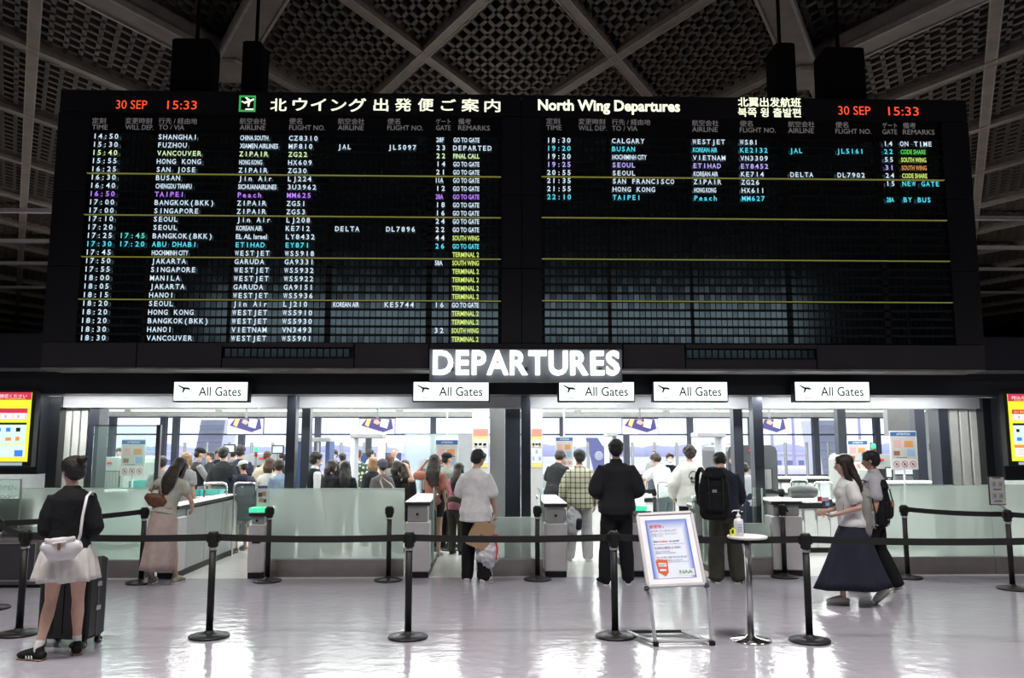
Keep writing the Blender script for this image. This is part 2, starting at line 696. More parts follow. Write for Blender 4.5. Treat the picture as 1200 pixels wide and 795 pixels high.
struct(MB().span(15.8, 16, 12.3, 30.2, 0, 3.0), 'wall_security_right', mat('pale_side_wall', (0.55, 0.56, 0.57), 0.6))
# dark end walls at the gate line, left and right of the opening
wl = MB()
xL0, xL1 = U(36, 560, 11.7)[0], U(73, 520, 12.1)[0]
wl.span(-16, xL0 + .05, 11.75, 12.0, 1.30, zb)
wl.span(xL0 + .05, xL1, 11.98, 12.15, 0.0, zb)
wl.span(-16, -8.6, 11.75, 12.0, 0, 1.3)
struct(wl, 'wall_gate_left', DW)
wr_ = MB()
xR0, xR1 = U(1149, 520, 12.1)[0], U(1181, 560, 11.7)[0]
wr_.span(xR0, xR1 + .1, 11.98, 12.15, 0, zb)
wr_.span(xR1, 16, 11.75, 12.0, 1.20, zb)
wr_.span(8.6, 16, 11.75, 12.0, 0, 1.2)
struct(wr_, 'wall_gate_right', DW)
# louvre panels
LOU = mat('cream_louvre', (0.74, 0.74, 0.70), 0.5)


def louvres(px0, px1, n, label, name):
    x0, x1 = U(px0, 500, 12.2)[0], U(px1, 500, 12.2)[0]
    r = MB().span(x0 - .1, x1 + .1, 12.32, 12.36, 0, zl).build(name, mat('shadow_gap', (0.02, 0.02, 0.02), 0.8))
    r['kind'] = 'structure'
    w = (x1 - x0) / n
    for i in range(n):
        MB().span(x0 + w * i + .012, x0 + w * (i + 1) - .012, 12.18, 12.32, 0.01, zl - .005, bev=.01).build('wall_plank', LOU, r)
    xm = x1 + .12 if px0 < 600 else x0 - .12
    MB().span(xm - .07, xm + .07, 12.1, 12.4, 0, zl).build('jamb', POSTM, r)


louvres(75, 104, 3, '', 'wall_panelled_left')
louvres(1111, 1148, 3, '', 'wall_panelled_right')


# slate posts of the gate line
def post(px0, px1, Y, n, dep=.16, top=None, shade=POSTM):
    x0, x1 = U(px0, 540, Y)[0], U(px1, 540, Y)[0]
    m_ = MB().span(x0, x1, Y, Y + dep, 0.0, top or zl + .2, bev=.006)
    m_.span(x0 - .004, x1 + .004, Y - .004, Y + dep + .004, 1.40, 1.408, 0)
    return struct(m_, 'pillar', shade)


post(334, 345, 11.75, 0, .2, zb)
post(352, 362, 12.9, 1, .2, 2.9)
post(611, 622, 11.75, 2, .2, zb)
post(592, 610, 12.5, 3, .5, 2.9)
post(884.5, 896, 11.75, 4, .2, zb)
post(861, 872, 12.9, 5, .2, 2.9)
post(984, 994, 17.0, 6, .2, 2.9)
post(1075, 1087, 15.0, 7, .2, 2.9)

# ---- window wall
WFR = mat('window_frame_slate', (0.03, 0.035, 0.055), 0.4)
zt = U(600, 489, WIN_Y)[2]
zs = U(600, 558, WIN_Y)[2]
struct(MB().span(-16, 16, WIN_Y, WIN_Y + .2, -0.1, zs), 'wall_window_sill', mat('sill_wall', (0.35, 0.36, 0.40), 0.5))
struct(MB().span(-16, 16, WIN_Y, WIN_Y + .2, zt, 3.1), 'wall_window_head', mat('head_wall', (0.6, 0.6, 0.6), 0.5))
WGL = glass('window_glass', (0.95, 0.97, 1.0), 0.0, 0.03, 0.06)
mull = [-16, U(131, 520, WIN_Y)[0], U(191, 520, WIN_Y)[0], U(205.5, 520, WIN_Y)[0], U(283, 520, WIN_Y)[0], U(372, 520, WIN_Y)[0],
        U(432, 520, WIN_Y)[0], U(507.5, 520, WIN_Y)[0], U(588, 520, WIN_Y)[0], U(659, 520, WIN_Y)[0], U(734, 520, WIN_Y)[0],
        U(809, 520, WIN_Y)[0], U(881, 520, WIN_Y)[0], U(956, 520, WIN_Y)[0], U(1028, 520, WIN_Y)[0], U(1100, 520, WIN_Y)[0], 16]
zm = U(600, 509.5, WIN_Y)[2]
for i in range(len(mull) - 1):
    a, b_ = mull[i], mull[i + 1]
    w = MB()
    hw = 0.10
    w.span(a - hw, a + hw, WIN_Y - .12, WIN_Y + .12, zs, zt)
    w.span(a + hw, b_, WIN_Y - .03, WIN_Y + .06, zm - .03, zm + .03)
    w.span(a + hw, b_, WIN_Y - .03, WIN_Y + .06, zs, zs + .04)
    w.span(a + hw, b_, WIN_Y - .03, WIN_Y + .06, zt - .04, zt)
    r = struct(w, 'window_%d' % (i + 1), WFR)
    MB().span(a + hw, b_ - hw, WIN_Y + .01, WIN_Y + .02, zs, zm).build('pane', WGL, r)
    MB().span(a + hw, b_ - hw, WIN_Y + .01, WIN_Y + .02, zm, zt).build('pane', WGL, r)

# ---- outside: apron, far trees, stands
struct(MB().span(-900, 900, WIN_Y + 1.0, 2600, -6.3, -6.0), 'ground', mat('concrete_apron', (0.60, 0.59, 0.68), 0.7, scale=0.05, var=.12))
TREE = mat('hazy_blue_woods', (0.42, 0.44, 0.62), 0.9)  # blue haze of the distance put into the tree colour
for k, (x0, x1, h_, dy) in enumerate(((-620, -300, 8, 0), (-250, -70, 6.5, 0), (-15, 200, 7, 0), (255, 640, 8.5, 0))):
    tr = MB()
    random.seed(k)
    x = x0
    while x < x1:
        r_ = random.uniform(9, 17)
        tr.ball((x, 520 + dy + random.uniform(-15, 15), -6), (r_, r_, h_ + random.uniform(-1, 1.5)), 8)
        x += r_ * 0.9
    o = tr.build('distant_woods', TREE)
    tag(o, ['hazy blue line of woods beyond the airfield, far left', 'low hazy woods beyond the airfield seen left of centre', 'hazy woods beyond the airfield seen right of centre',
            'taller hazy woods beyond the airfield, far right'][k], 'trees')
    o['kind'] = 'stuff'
# parked aircraft with a navy tail and orange striped body behind the right windows
Yp = 78
px_, _, _ = U(815, 545, Yp)
air = thing('aircraft', 'parked airliner with navy tail fin and pale body outside the windows', 'airplane', (px_, Yp, -6))
fu = MB()
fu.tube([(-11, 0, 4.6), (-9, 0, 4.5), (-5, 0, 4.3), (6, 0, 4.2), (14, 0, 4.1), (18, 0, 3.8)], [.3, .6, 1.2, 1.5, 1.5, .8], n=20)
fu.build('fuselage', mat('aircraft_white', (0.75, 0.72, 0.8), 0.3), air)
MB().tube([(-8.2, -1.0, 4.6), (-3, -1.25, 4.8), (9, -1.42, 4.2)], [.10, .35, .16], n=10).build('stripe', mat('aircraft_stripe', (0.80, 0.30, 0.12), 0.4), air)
MB().prism([(-9.6, 4.8), (-7.2, 5.0), (-9.3, 8.3), (-10.4, 8.3)], -.15, .15).build('tail_fin', mat('tail_navy_haze', (0.26, 0.28, 0.52), 0.4), air)  # navy lightened by haze put into its colour
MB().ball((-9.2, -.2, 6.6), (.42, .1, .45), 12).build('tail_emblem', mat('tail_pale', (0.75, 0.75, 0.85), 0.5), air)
MB().prism([(0, 2.6), (5, 2.6), (8, 2.4), (2, 2.5)], -9, -1.5).build('wing', mat('aircraft_white', (0.75, 0.72, 0.8), 0.3), air)
for x, y in ((-4, -1.2), (-4, 1.2), (14, 0)):
    MB().tube([(x, y, 2), (x, y, .55)], [.12, .12], n=8).build('landing_gear', GREYM, air)
    MB().tube([(x - .01, y - .2, .5), (x + .01, y + .2, .5)], [.5, .5], n=14, cap=False, side=(1, 0, 0)).build('wheel', BLACK, air)
# sloping structure outside, left and right (pale blue louvred slopes)
for nm, pxa, lab in (('left', 244, 'pale blue sloping glazed stair enclosure outside the left windows'), ('right', 975, 'pale blue sloping glazed stair enclosure outside the right windows')):
    X0 = U(pxa, 520, 62)[0]
    st = thing('louvred_structure', lab, 'building', (X0, 62, -6))
    s = 1 if nm == 'left' else -1
    MB().prism([(-1.9 * s, 0), (-0.6 * s, 9.5), (1.2 * s, 9.5), (0.2 * s, 0)], 0, 3).build('glazed_side', mat('pale_blue_glazing', (0.90, 0.92, 0.98), 0.4), st)
    for k in range(12):
        z = 2.2 + k * .62
        MB().span(-1.9 * s + 1.3 * s * z / 9.5, .2 * s + z / 9.5 * s, -.12, -.02, z, z + .07).build('slat', mat('slat_blue', (0.55, 0.68, 0.97), 0.4), st)
# apron lamp masts and service buildings
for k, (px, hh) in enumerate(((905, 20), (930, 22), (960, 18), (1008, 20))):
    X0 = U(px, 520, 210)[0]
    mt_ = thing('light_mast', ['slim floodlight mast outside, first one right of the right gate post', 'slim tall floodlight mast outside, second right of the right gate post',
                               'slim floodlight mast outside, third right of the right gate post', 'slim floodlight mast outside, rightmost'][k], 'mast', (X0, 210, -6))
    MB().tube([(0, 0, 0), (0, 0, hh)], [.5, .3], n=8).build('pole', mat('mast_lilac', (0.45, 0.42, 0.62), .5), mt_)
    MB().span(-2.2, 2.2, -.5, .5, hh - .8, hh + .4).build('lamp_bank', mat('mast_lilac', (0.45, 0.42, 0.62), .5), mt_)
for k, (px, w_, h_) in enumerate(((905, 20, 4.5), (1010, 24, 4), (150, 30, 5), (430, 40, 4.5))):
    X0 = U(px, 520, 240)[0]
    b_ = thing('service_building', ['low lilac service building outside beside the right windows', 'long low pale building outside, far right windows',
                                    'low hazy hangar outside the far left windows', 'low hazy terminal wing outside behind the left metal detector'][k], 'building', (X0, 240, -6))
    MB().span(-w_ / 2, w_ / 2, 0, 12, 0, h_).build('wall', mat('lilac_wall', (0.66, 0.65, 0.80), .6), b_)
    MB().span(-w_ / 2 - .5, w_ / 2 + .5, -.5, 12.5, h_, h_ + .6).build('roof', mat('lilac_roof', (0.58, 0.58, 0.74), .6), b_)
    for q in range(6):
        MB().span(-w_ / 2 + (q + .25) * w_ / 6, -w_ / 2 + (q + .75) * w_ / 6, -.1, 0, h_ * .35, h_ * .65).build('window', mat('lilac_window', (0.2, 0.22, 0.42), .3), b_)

# ================================================================ THE DEPARTURE BOARD
BY = 10.6


def bz(px, py):
    p = U(px, py, BY)
    return p[0], p[2]


BX0, BX1 = -5.74, 6.56
BZ0, BZ1 = bz(600, 432)[1], 6.42
board = thing('departure_board', 'huge black split-flap departure board in two halves hung from the ceiling', 'departure board', (0, BY, 0))
CAS = mat('board_casing', (0.007, 0.007, 0.009), 0.6, var=.12, scale=1.2, spec=.2)
CASL = mat('board_ledge', (0.016, 0.015, 0.019), 0.55, var=.12, scale=1.2, spec=.25)
INN = mat('board_field', (0.003, 0.003, 0.004), 0.5, spec=.2)
lx0, lx1 = bz(95, 300)[0], bz(587, 300)[0]
rx0, rx1 = bz(635, 300)[0], bz(1113, 300)[0]
zF1, zF0 = bz(345, 134)[1], bz(345, 401.5)[1]
zLdg = zF0 - .01


def bpart(x0, x1, z0, z1, nm, m_, y0=0.0, y1=.5):
    return MB().span(x0, x1, y0, y1, z0, z1).build(nm, m_, board)


# casing: a ring of separate panels around the two recessed fields, plus the top band
g = .008
xt = [BX0, -4.9, -2.9, -0.9, (lx1 + rx0) / 2, 2.3, 4.3, 5.5, BX1]
for i in range(len(xt) - 1):
    bpart(xt[i] + g, xt[i + 1] - g, zF1 + .01, BZ1, 'casing_panel', CAS)
seg = [zLdg, zLdg + 1.0, zLdg + 2.0, zF1]
for a, b_ in ((BX0, lx0), (lx1, (lx1 + rx0) / 2), ((lx1 + rx0) / 2, rx0), (rx1, BX1)):
    for k in range(3):
        bpart(a + (g if a != BX0 else 0), b_ - .001, seg[k] + g, seg[k + 1] - g * .3, 'casing_panel', CAS)
xl_ = [BX0, bz(160, 415)[0], bz(260, 415)[0], bz(415, 415)[0], bz(503, 415)[0], bz(730, 415)[0], bz(803, 415)[0], bz(957, 415)[0], BX1]
for i in range(len(xl_) - 1):
    if i in (2, 6):
        # small ticker window strip
        a, b_ = xl_[i], xl_[i + 1]
        zt0, zt1 = bz(340, 420)[1], bz(340, 407)[1]
        bpart(a + g, b_ - g, BZ0, zt0, 'ledge_panel', CASL)
        bpart(a + g, b_ - g, zt1, zLdg, 'ledge_panel', CASL, -.03)
        bpart(a + g, b_ - g, zt0, zt1, 'ticker_strip', INN, .04)
        t = MB()
        n = int((b_ - a) / .085)
        for q in range(n):
            x = a + .03 + q * .085
            t.span(x, x + .066, .03, .045, zt0 + .02, zt1 - .02)
        t.build('ticker_cells', mat('flap_gloss', (0.003, 0.004, 0.006), 0.12, spec=1.0), board)
    else:
        bpart(xl_[i] + g, xl_[i + 1] - g, BZ0, zLdg, 'ledge_panel', CASL)
bpart(BX0 + .05, BX1 - .05, BZ0 + .02, BZ1 - .02, 'rear_case', INN, .12, .62)
bpart(lx0, lx1, zF0, zF1, 'flap_field', INN, .07, .12)
bpart(rx0, rx1, zF0, zF1, 'flap_field', INN, .07, .12)
bpart(BX0 + .02, BX1 - .02, BZ0 - .03, BZ0 - .004, 'bottom_rail', mat('rail_worn', (0.12, 0.115, 0.11), 0.5, var=.5, scale=3), -.02, .5)

# colours of the lit lettering
CW = emat('lit_white', (0.66, 0.80, 0.92), 1.0)
CY = emat('lit_pale_yellow', (0.70, 0.90, 0.50), 1.0)
CP = emat('lit_violet', (0.50, 0.22, 0.95), 1.0)
CC = emat('lit_cyan', (0.10, 0.70, 0.85), 1.0)
CT = emat('lit_turquoise', (0.12, 0.70, 0.60), 1.0)
CL = emat('lit_lime', (0.62, 0.80, 0.18), 1.0)
CG = emat('lit_green', (0.12, 0.62, 0.10), 1.0)
CO = emat('lit_orange', (0.72, 0.30, 0.10), .9)
CV = emat('lit_lilac', (0.52, 0.42, 0.95), 1.0)
CR = emat('lit_red', (0.95, 0.09, 0.03), 1.1)
CH = emat('lit_cream', (0.95, 1.0, 0.72), 1.25)
CHG = mat('glowing_printed_grey', (0.20, 0.19, 0.20), 0.6, emit=(0.13, 0.12, 0.125), estr=1.0)  # grey heading print that glows faintly by itself
TM = [CW, CY, CP, CC, CT, CL, CG, CO, CV]
ci = dict(w=0, y=1, p=2, c=3, t=4, l=5, g=6, o=7, v=8)

# left half rows
z_top = bz(345, 161.5 + .5)[1]
z_bot = bz(345, 397.0)[1]
NR = 25
rowz = [z_top + (z_bot - z_top) * i / (NR - 1) for i in range(NR)]
colL = [bz(p, 161)[0] for p in (108, 146, 184.5, 280.5, 338, 395, 454, 510.5, 530.5)]
PL = colL[1] - colL[0]
pitL = bz(233, 161)[0] - bz(185, 161)[0]
pitL /= 8.15
HC = .062
#  time, newtime, dest, airline, flight, airline2, flight2, gate, remarks, colours
ROWS_L = [
    ('14:50', '', 'SHANGHAI', '*CHINA SOUTH', 'CZ8310', '', '', '*28F', '*GO TO GATE', 'w', 'w'),
    ('15:30', '', 'FUZHOU', '*XIAMEN AIRLINES', 'MF810', 'JAL', 'JL5097', '23', 'DEPARTED', 'w', 'w'),
    ('15:40', '', 'VANCOUVER', 'ZIPAIR', 'ZG22', '', '', '22', '*FINAL CALL', 'y', 'y'),
    ('15:55', '', 'HONG KONG', '*HONG KONG', 'HX609', '', '', '14', '*GO TO GATE', 'w', 'w'),
    ('16:25', '', 'SAN JOSE', 'ZIPAIR', 'ZG30', '', '', '21', '*GO TO GATE', 'w', 'w'),
    ('16:30', '', 'BUSAN', 'Jin Air', 'LJ224', '', '', '*11A', '*GO TO GATE', 'w', 'w'),
    ('16:40', '', '*CHENGDU TIANFU', '*SICHUANAIRLINES', '3U3962', '', '', '12', '*GO TO GATE', 'w', 'w'),
    ('16:50', '', 'TAIPEI', 'Peach', 'MM625', '', '', '*28A', '*GO TO GATE', 'p', 'p'),
    ('17:00', '', 'BANGKOK(BKK)', 'ZIPAIR', 'ZG51', '', '', '18', '*GO TO GATE', 'w', 'w'),
    ('17:00', '', 'SINGAPORE', 'ZIPAIR', 'ZG53', '', '', '16', '*GO TO GATE', 'w', 'w'),
    ('17:10', '', 'SEOUL', 'Jin Air', 'LJ208', '', '', '24', '*GO TO GATE', 'w', 'w'),
    ('17:20', '', 'SEOUL', '*KOREAN AIR', 'KE712', 'DELTA', 'DL7896', '22', '*GO TO GATE', 'w', 'w'),
    ('17:25', '17:45', 'BANGKOK(BKK)', '*EL AL Israel', 'LY8432', '', '', '44', '*SOUTH WING', 'w', 'l'),
    ('17:30', '17:20', 'ABU DHABI', 'ETIHAD', 'EY871', '', '', '26', '*GO TO GATE', 'c', 'c'),
    ('17:45', '', '*HOCHIMINH CITY', 'WESTJET', 'WS5918', '', '', '', '*TERMINAL 2', 'w', 'l'),
    ('17:50', '', 'JAKARTA', 'GARUDA', 'GA9331', '', '', '*58A', '*SOUTH WING', 'w', 'l'),
    ('17:55', '', 'SINGAPORE', 'WESTJET', 'WS5932', '', '', '', '*TERMINAL 2', 'w', 'l'),
    ('18:00', '', 'MANILA', 'WESTJET', 'WS5922', '', '', '', '*TERMINAL 2', 'w', 'l'),
    ('18:05', '', 'JAKARTA', 'GARUDA', 'GA9151', '', '', '', '*TERMINAL 2', 'w', 'l'),
    ('18:15', '', 'HANOI', 'WESTJET', 'WS5936', '', '', '', '*TERMINAL 2', 'w', 'l'),
    ('18:20', '', 'SEOUL', 'Jin Air', 'LJ210', '*KOREAN AIR', 'KE5744', '16', '*GO TO GATE', 'w', 'w'),
    ('18:20', '', 'HONG KONG', 'WESTJET', 'WS5910', '', '', '', '*TERMINAL 2', 'w', 'l'),
    ('18:20', '', 'BANGKOK(BKK)', 'WESTJET', 'WS5930', '', '', '', '*TERMINAL 2', 'w', 'l'),
    ('18:30', '', 'HANOI', 'VIETNAM', 'VN3493', '', '', '32', '*SOUTH WING', 'w', 'l'),
    ('18:30', '', 'VANCOUVER', 'WESTJET', 'WS5901', '', '', '', '*TERMINAL 2', 'w', 'l'),
]
ROWS_R = [
    ('18:30', '', 'CALGARY', 'WESTJET', 'WS81', '', '', '14', 'ON TIME', 'w', 'w'),
    ('19:20', '', 'BUSAN', '*KOREAN AIR', 'KE2132', 'JAL', 'JL5161', '22', '*CODE SHARE', 'c', 'g'),
    ('19:20', '', '*HOCHIMINH CITY', 'VIETNAM', 'VN3309', '', '', '55', '*SOUTH WING', 'w', 'l'),
    ('19:25', '', 'SEOUL', 'ETIHAD', 'EY8452', '', '', '31', '*SOUTH WING', 'v', 'o'),
    ('20:55', '', 'SEOUL', '*KOREAN AIR', 'KE714', 'DELTA', 'DL7902', '24', '*CODE SHARE', 'w', 'l'),
    ('21:35', '', 'SAN FRANCISCO', 'ZIPAIR', 'ZG26', '', '', '15', 'NEW GATE', 'w', 'c'),
    ('21:55', '', 'HONG KONG', '*HONG KONG', 'HX611', '', '', '', '', 'w', 'w'),
    ('22:10', '', 'TAIPEI', 'Peach', 'MM627', '', '', '*28A', 'BY BUS', 'c', 'c'),
]


def board_rows(rows, cols, zs_, pit, pitN):
    for r, row in enumerate(rows):
        z0 = zs_[r] - HC / 2
        cm, cr = ci[row[9]], ci[row[10]]
        for c in range(9):
            s = row[c]
            if not s:
                continue
            mb = MB()
            k = cr if c == 8 else (ci['t'] if (c == 1 and row[9] == 'w') else cm)
            if c in (0, 1):
                flaps(mb, s, cols[c], z0, HC * 1.08, pitN, k, .005)
            elif s[0] == '*':
                s = s[1:]
                text(mb, s, cols[c] + .01, z0, HC * 1.0, k, .005, width=len(s) * (pit * .51 if c != 8 else pit * .53), bold=.02)
            else:
                flaps(mb, s, cols[c], z0, HC * 1.05, pit if c != 7 else pit * 1.1, k, .005)
            mb.build(('time', 'new_time', 'destination', 'airline', 'flight_number', 'partner_airline', 'partner_flight_number', 'gate_number', 'remark')[c] + '_text', TM, board)


board_rows(ROWS_L, colL, rowz, pitL, pitL * 1.06)
colR = [bz(p, 165)[0] for p in (640, 678, 716.5, 811, 866.5, 924, 979, 1034.5, 1054)]
zr_top = bz(640, 164.3)[1]
dz = (rowz[-1] - rowz[0]) / (NR - 1)
rowzR = [zr_top + dz * i for i in range(NR)]
# the board's half is a shade lower on the right: measured slope of its rows
board_rows(ROWS_R, colR, rowzR, pitL * .985, pitL * 1.03)
# hair lines every five rows
YL = mat('glowing_paint_line', (0.20, 0.20, 0.04), 0.5, emit=(0.13, 0.13, 0.03), estr=1.0)  # yellow paint given a faint glow of its own
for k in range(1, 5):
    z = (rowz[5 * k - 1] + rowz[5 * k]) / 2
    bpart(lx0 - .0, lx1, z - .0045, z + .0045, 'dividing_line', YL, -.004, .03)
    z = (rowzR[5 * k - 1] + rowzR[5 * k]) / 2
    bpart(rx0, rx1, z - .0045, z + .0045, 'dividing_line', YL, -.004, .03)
# flap cells: glossy leaves, thousands of them
FG = mat('flap_gloss', (0.003, 0.004, 0.006), 0.12, spec=1.0)
FG.node_tree.nodes['Principled BSDF'].inputs['IOR'].default_value = 1.62
FG.node_tree.nodes['Principled BSDF'].inputs['Specular Tint'].default_value = (0.70, 0.95, 1.0, 1)
for cols, x1, zs_ in ((colL, lx1, rowz), (colR, rx1, rowzR)):
    fc = MB()
    edges = [(cols[0] - .03, cols[2] - .07), (cols[2] - .03, cols[3] - .07), (cols[3] - .03, cols[5] - .1), (cols[5] - .03, cols[7] - .1), (cols[7] - .03, cols[8] - .03), (cols[8] - .01, x1 - .03)]
    random.seed(3)
    for z in zs_:
        for a, b_ in edges:
            n = max(1, int(round((b_ - a) / .0745)))
            w_ = (b_ - a) / n
            for q in range(n):
                x = a + q * w_
                ti = random.uniform(-.0012, .0012)
                fc.box((x + w_ / 2, .056 + .0, z), (w_ * .86, .012, abs(dz) * .74), 0, Matrix.Rotation(ti * 6, 3, 'X'))
    o = fc.build('flap_cells', FG, board)
    o['kind'] = 'stuff'
    rb = MB()
    for r in range(NR):
        z = zs_[r] + abs(dz) / 2
        rb.span(cols[0] - .1, x1, .03, .055, z - .014, z + .014)
    for a, b_ in zip(edges[:-1], edges[1:]):
        rb.span(a[1], b_[0], .03, .055, zF0, zs_[0] + .07)
    o = rb.build('flap_frame', mat('flap_frame', (0.006, 0.006, 0.007), .55, spec=.2), board)

# headings
hd = MB()


def head(mb, s, px, py, hpx, wpx, mi=0, bold=.02, res=3):
    cj = any(ord(c) > 0x2fff for c in s)
    hpx = hpx * (.82 if cj else 1)
    x, z = bz(px, py)
    x2, z2 = bz(px + wpx, py - hpx)
    text(mb, s, x, z, z2 - z, mi, -.006, width=x2 - x, bold=0 if cj else bold, res=res, cjk=cj)


for cols, dx, dy in (((108, 147, 186, 281, 339, 396, 454, 511, 537), 0, 0), ((640, 678, 717, 811, 867, 923.5, 979, 1034, 1058), 0, 1)):
    lab = (('定刻', 'TIME'), ('変更時刻', 'WILL DEP.'), ('行先 / 経由地', 'TO / VIA'), ('航空会社', 'AIRLINE'), ('便名', 'FLIGHT NO.'), ('航空会社', 'AIRLINE'),
           ('便名', 'FLIGHT NO.'), ('ゲート', 'GATE'), ('備考', 'REMARKS'))
    jw = (16, 31, 45, 31, 15, 31, 15, 17, 15)
    ew = (18, 33, 30, 30, 42, 30, 42, 17, 37)
    for k in range(9):
        hp = MB()
        sl = 0 if not dy else (cols[k] - 640) * .0125 + .5
        sl2 = 0 if dy else (cols[k] - 108) * .002
        py = 144.5 + sl + sl2
        x, z = bz(cols[k], py)
        x2, _ = bz(cols[k] + jw[k], py)
        hx = bz(cols[k], py - 5.6)[1] - z
        text(hp, lab[k][0], x, z, hx * .92, 0, -.006, width=x2 - x, bold=0, res=3)
        x, z = bz(cols[k], py + 7.5)
        x2, _ = bz(cols[k] + ew[k], py + 7.5)
        text(hp, lab[k][1], x, z, hx, 0, -.006, width=x2 - x, bold=.0, res=2)
        hp.build('column_heading', CHG, board)
t1 = MB()
head(t1, '北', 317, 129, 13, 19, bold=.035)
head(t1, 'ウイング', 343, 129, 13, 86, bold=.035)
head(t1, '出', 438, 129, 13, 17, bold=.035)
head(t1, '発', 463, 129, 13, 19, bold=.035)
head(t1, '便', 490, 129, 13, 18, bold=.035)
head(t1, 'ご', 517, 129, 12, 17, bold=.035)
head(t1, '案', 541, 129.5, 13, 20, bold=.035)
head(t1, '内', 568, 130, 13, 18, bold=.035)
t1.build('heading_letters', CH, board)
t2 = MB()
head(t2, 'North Wing Departures', 630.5, 129, 10, 166, bold=.03)
t2.build('heading_letters', CH, board)
t3 = MB()
head(t3, '北翼出发航班', 865, 124, 8.6, 73, bold=.03)
head(t3, '북쪽 윙 출발편', 865, 136, 8.6, 73, bold=.03)
t3.build('heading_letters', CH, board)
for a, b_, c in ((136, 196, 128), (982.5, 1041, 135)):
    t4 = MB()
    head(t4, '30 SEP', a, c - .5, 9.4, 37, bold=.0)
    head(t4, '15:33', b_, c - (0 if a < 600 else -.3), 9.4, 35, bold=.0)
    t4.build('clock_digits', CR, board)
# green framed take-off symbol
ic = MB()
x0, z0 = bz(280, 131)
x1_, z1_ = bz(300, 112.5)
t_ = .022
for a in ((x0, x1_, z0, z0 + t_), (x0, x1_, z1_ - t_, z1_), (x0, x0 + t_, z0, z1_), (x1_ - t_, x1_, z0, z1_)):
    ic.span(a[0], a[1], -.012, .0, a[2], a[3], 0)
W_ = x1_ - x0


def plane_icon(mb, x0, z0, w, h, mi, y, flat=True):
    pts = [(.12, .62), (.2, .66), (.32, .60), (.52, .68), (.34, .88), (.44, .90), (.68, .74), (.86, .82), (.93, .78), (.9, .72), (.68, .60), (.62, .30), (.54, .30), (.52, .54), (.36, .48)]
    b = len(mb.v)
    mb.v += [(x0 + p[0] * w, y, z0 + p[1] * h) for p in pts]
    mb.face(tuple(b + i for i in reversed(range(len(pts)))), mi)
    b = len(mb.v)
    q = [(.40, .10), (.90, .10), (.90, .18), (.40, .18)]
    mb.v += [(x0 + p[0] * w, y, z0 + p[1] * h) for p in q]
    mb.face((b, b + 1, b + 2, b + 3), mi)


plane_icon(ic, x0, z0, W_, z1_ - z0, 1, -.012)
ic.build('takeoff_symbol', [emat('lit_frame_green', (0.05, 0.45, 0.12), .8), CH], board)

# hangers between the board and the ceiling
for px0, px1, pyt, lab in ((205, 250, 52, 'black boxed hanger above the left part of the departure board'), (287, 309, 55, 'narrow black hanger post right of the left boxed hanger'),
                           (905, 928, 57, 'narrow black hanger post left of the right boxed hanger'), (962, 1008, 62, 'black boxed hanger above the right part of the departure board')):
    h_ = thing('board_hanger', lab, 'hanger', (0, 0, 0))
    xa, za = U(px0, 100, 10.95)[0], BZ1
    xb = U(px1, 100, 10.95)[0]
    ztop = U(px0, pyt, 10.95)[2]
    MB().span(xa, xb, 10.75, 11.2, za + .001, ztop, bev=.03).build('hanger_case', mat('hanger_black', (0.003, 0.003, 0.003), .7, spec=.1), h_)
    MB().span((xa + xb) / 2 - .02, (xa + xb) / 2 + .02, 10.96, 11.0, ztop, 9.3).build('hanger_rod', mat('hanger_black', (0.003, 0.003, 0.003), .7, spec=.1), h_)

# DEPARTURES letters
dp = thing('departures_sign', 'large glowing white letters reading DEPARTURES below the board', 'sign', (0, 10.28, 0))
xa, za = U(507, 438, 10.28)[0], U(507, 438, 10.28)[2]
xb, zb2 = U(726, 411, 10.28)[0], U(507, 411.5, 10.28)[2]
LET = emat('backlit_letter_white', (0.97, 1.0, 0.97), 3.2)
adv = []
word = 'DEPARTURES'
ws_ = []
for ch in word:
    vs, fs = glyph(ch, .025, 4)
    ws_.append(max(v[0] for v in vs) - min(v[0] for v in vs))
gap = .10
tot = sum(ws_) + gap * 9
kx = (xb - xa) / tot
x = xa
KERN = [1, 1, .25, .5, .35, .8, 1, 1, .9, 1]
tot = sum(ws_) + gap * sum(KERN[:9])
kx = (xb - xa) / tot
for (ch, w_), kn in zip(zip(word, ws_), KERN):
    t = MB()
    text(t, ch, x, za, zb2 - za, 0, 0, width=w_ * kx, bold=.025, res=4, depth=.09)
    t.build('letter', LET, dp)
    x += (w_ + gap * kn) * kx
MB().span(xa - .05, xb + .05, .13, .17, za - .10, zb2 + .04).build('backing_plate', mat('sign_back', (0.07, 0.075, 0.09), .4), dp)
for q in (0.1, .5, .9):
    X = xa + (xb - xa) * q
    MB().span(X - .02, X + .02, .08, .30, za + .05, za + .09).build('bracket', BLACK, dp)

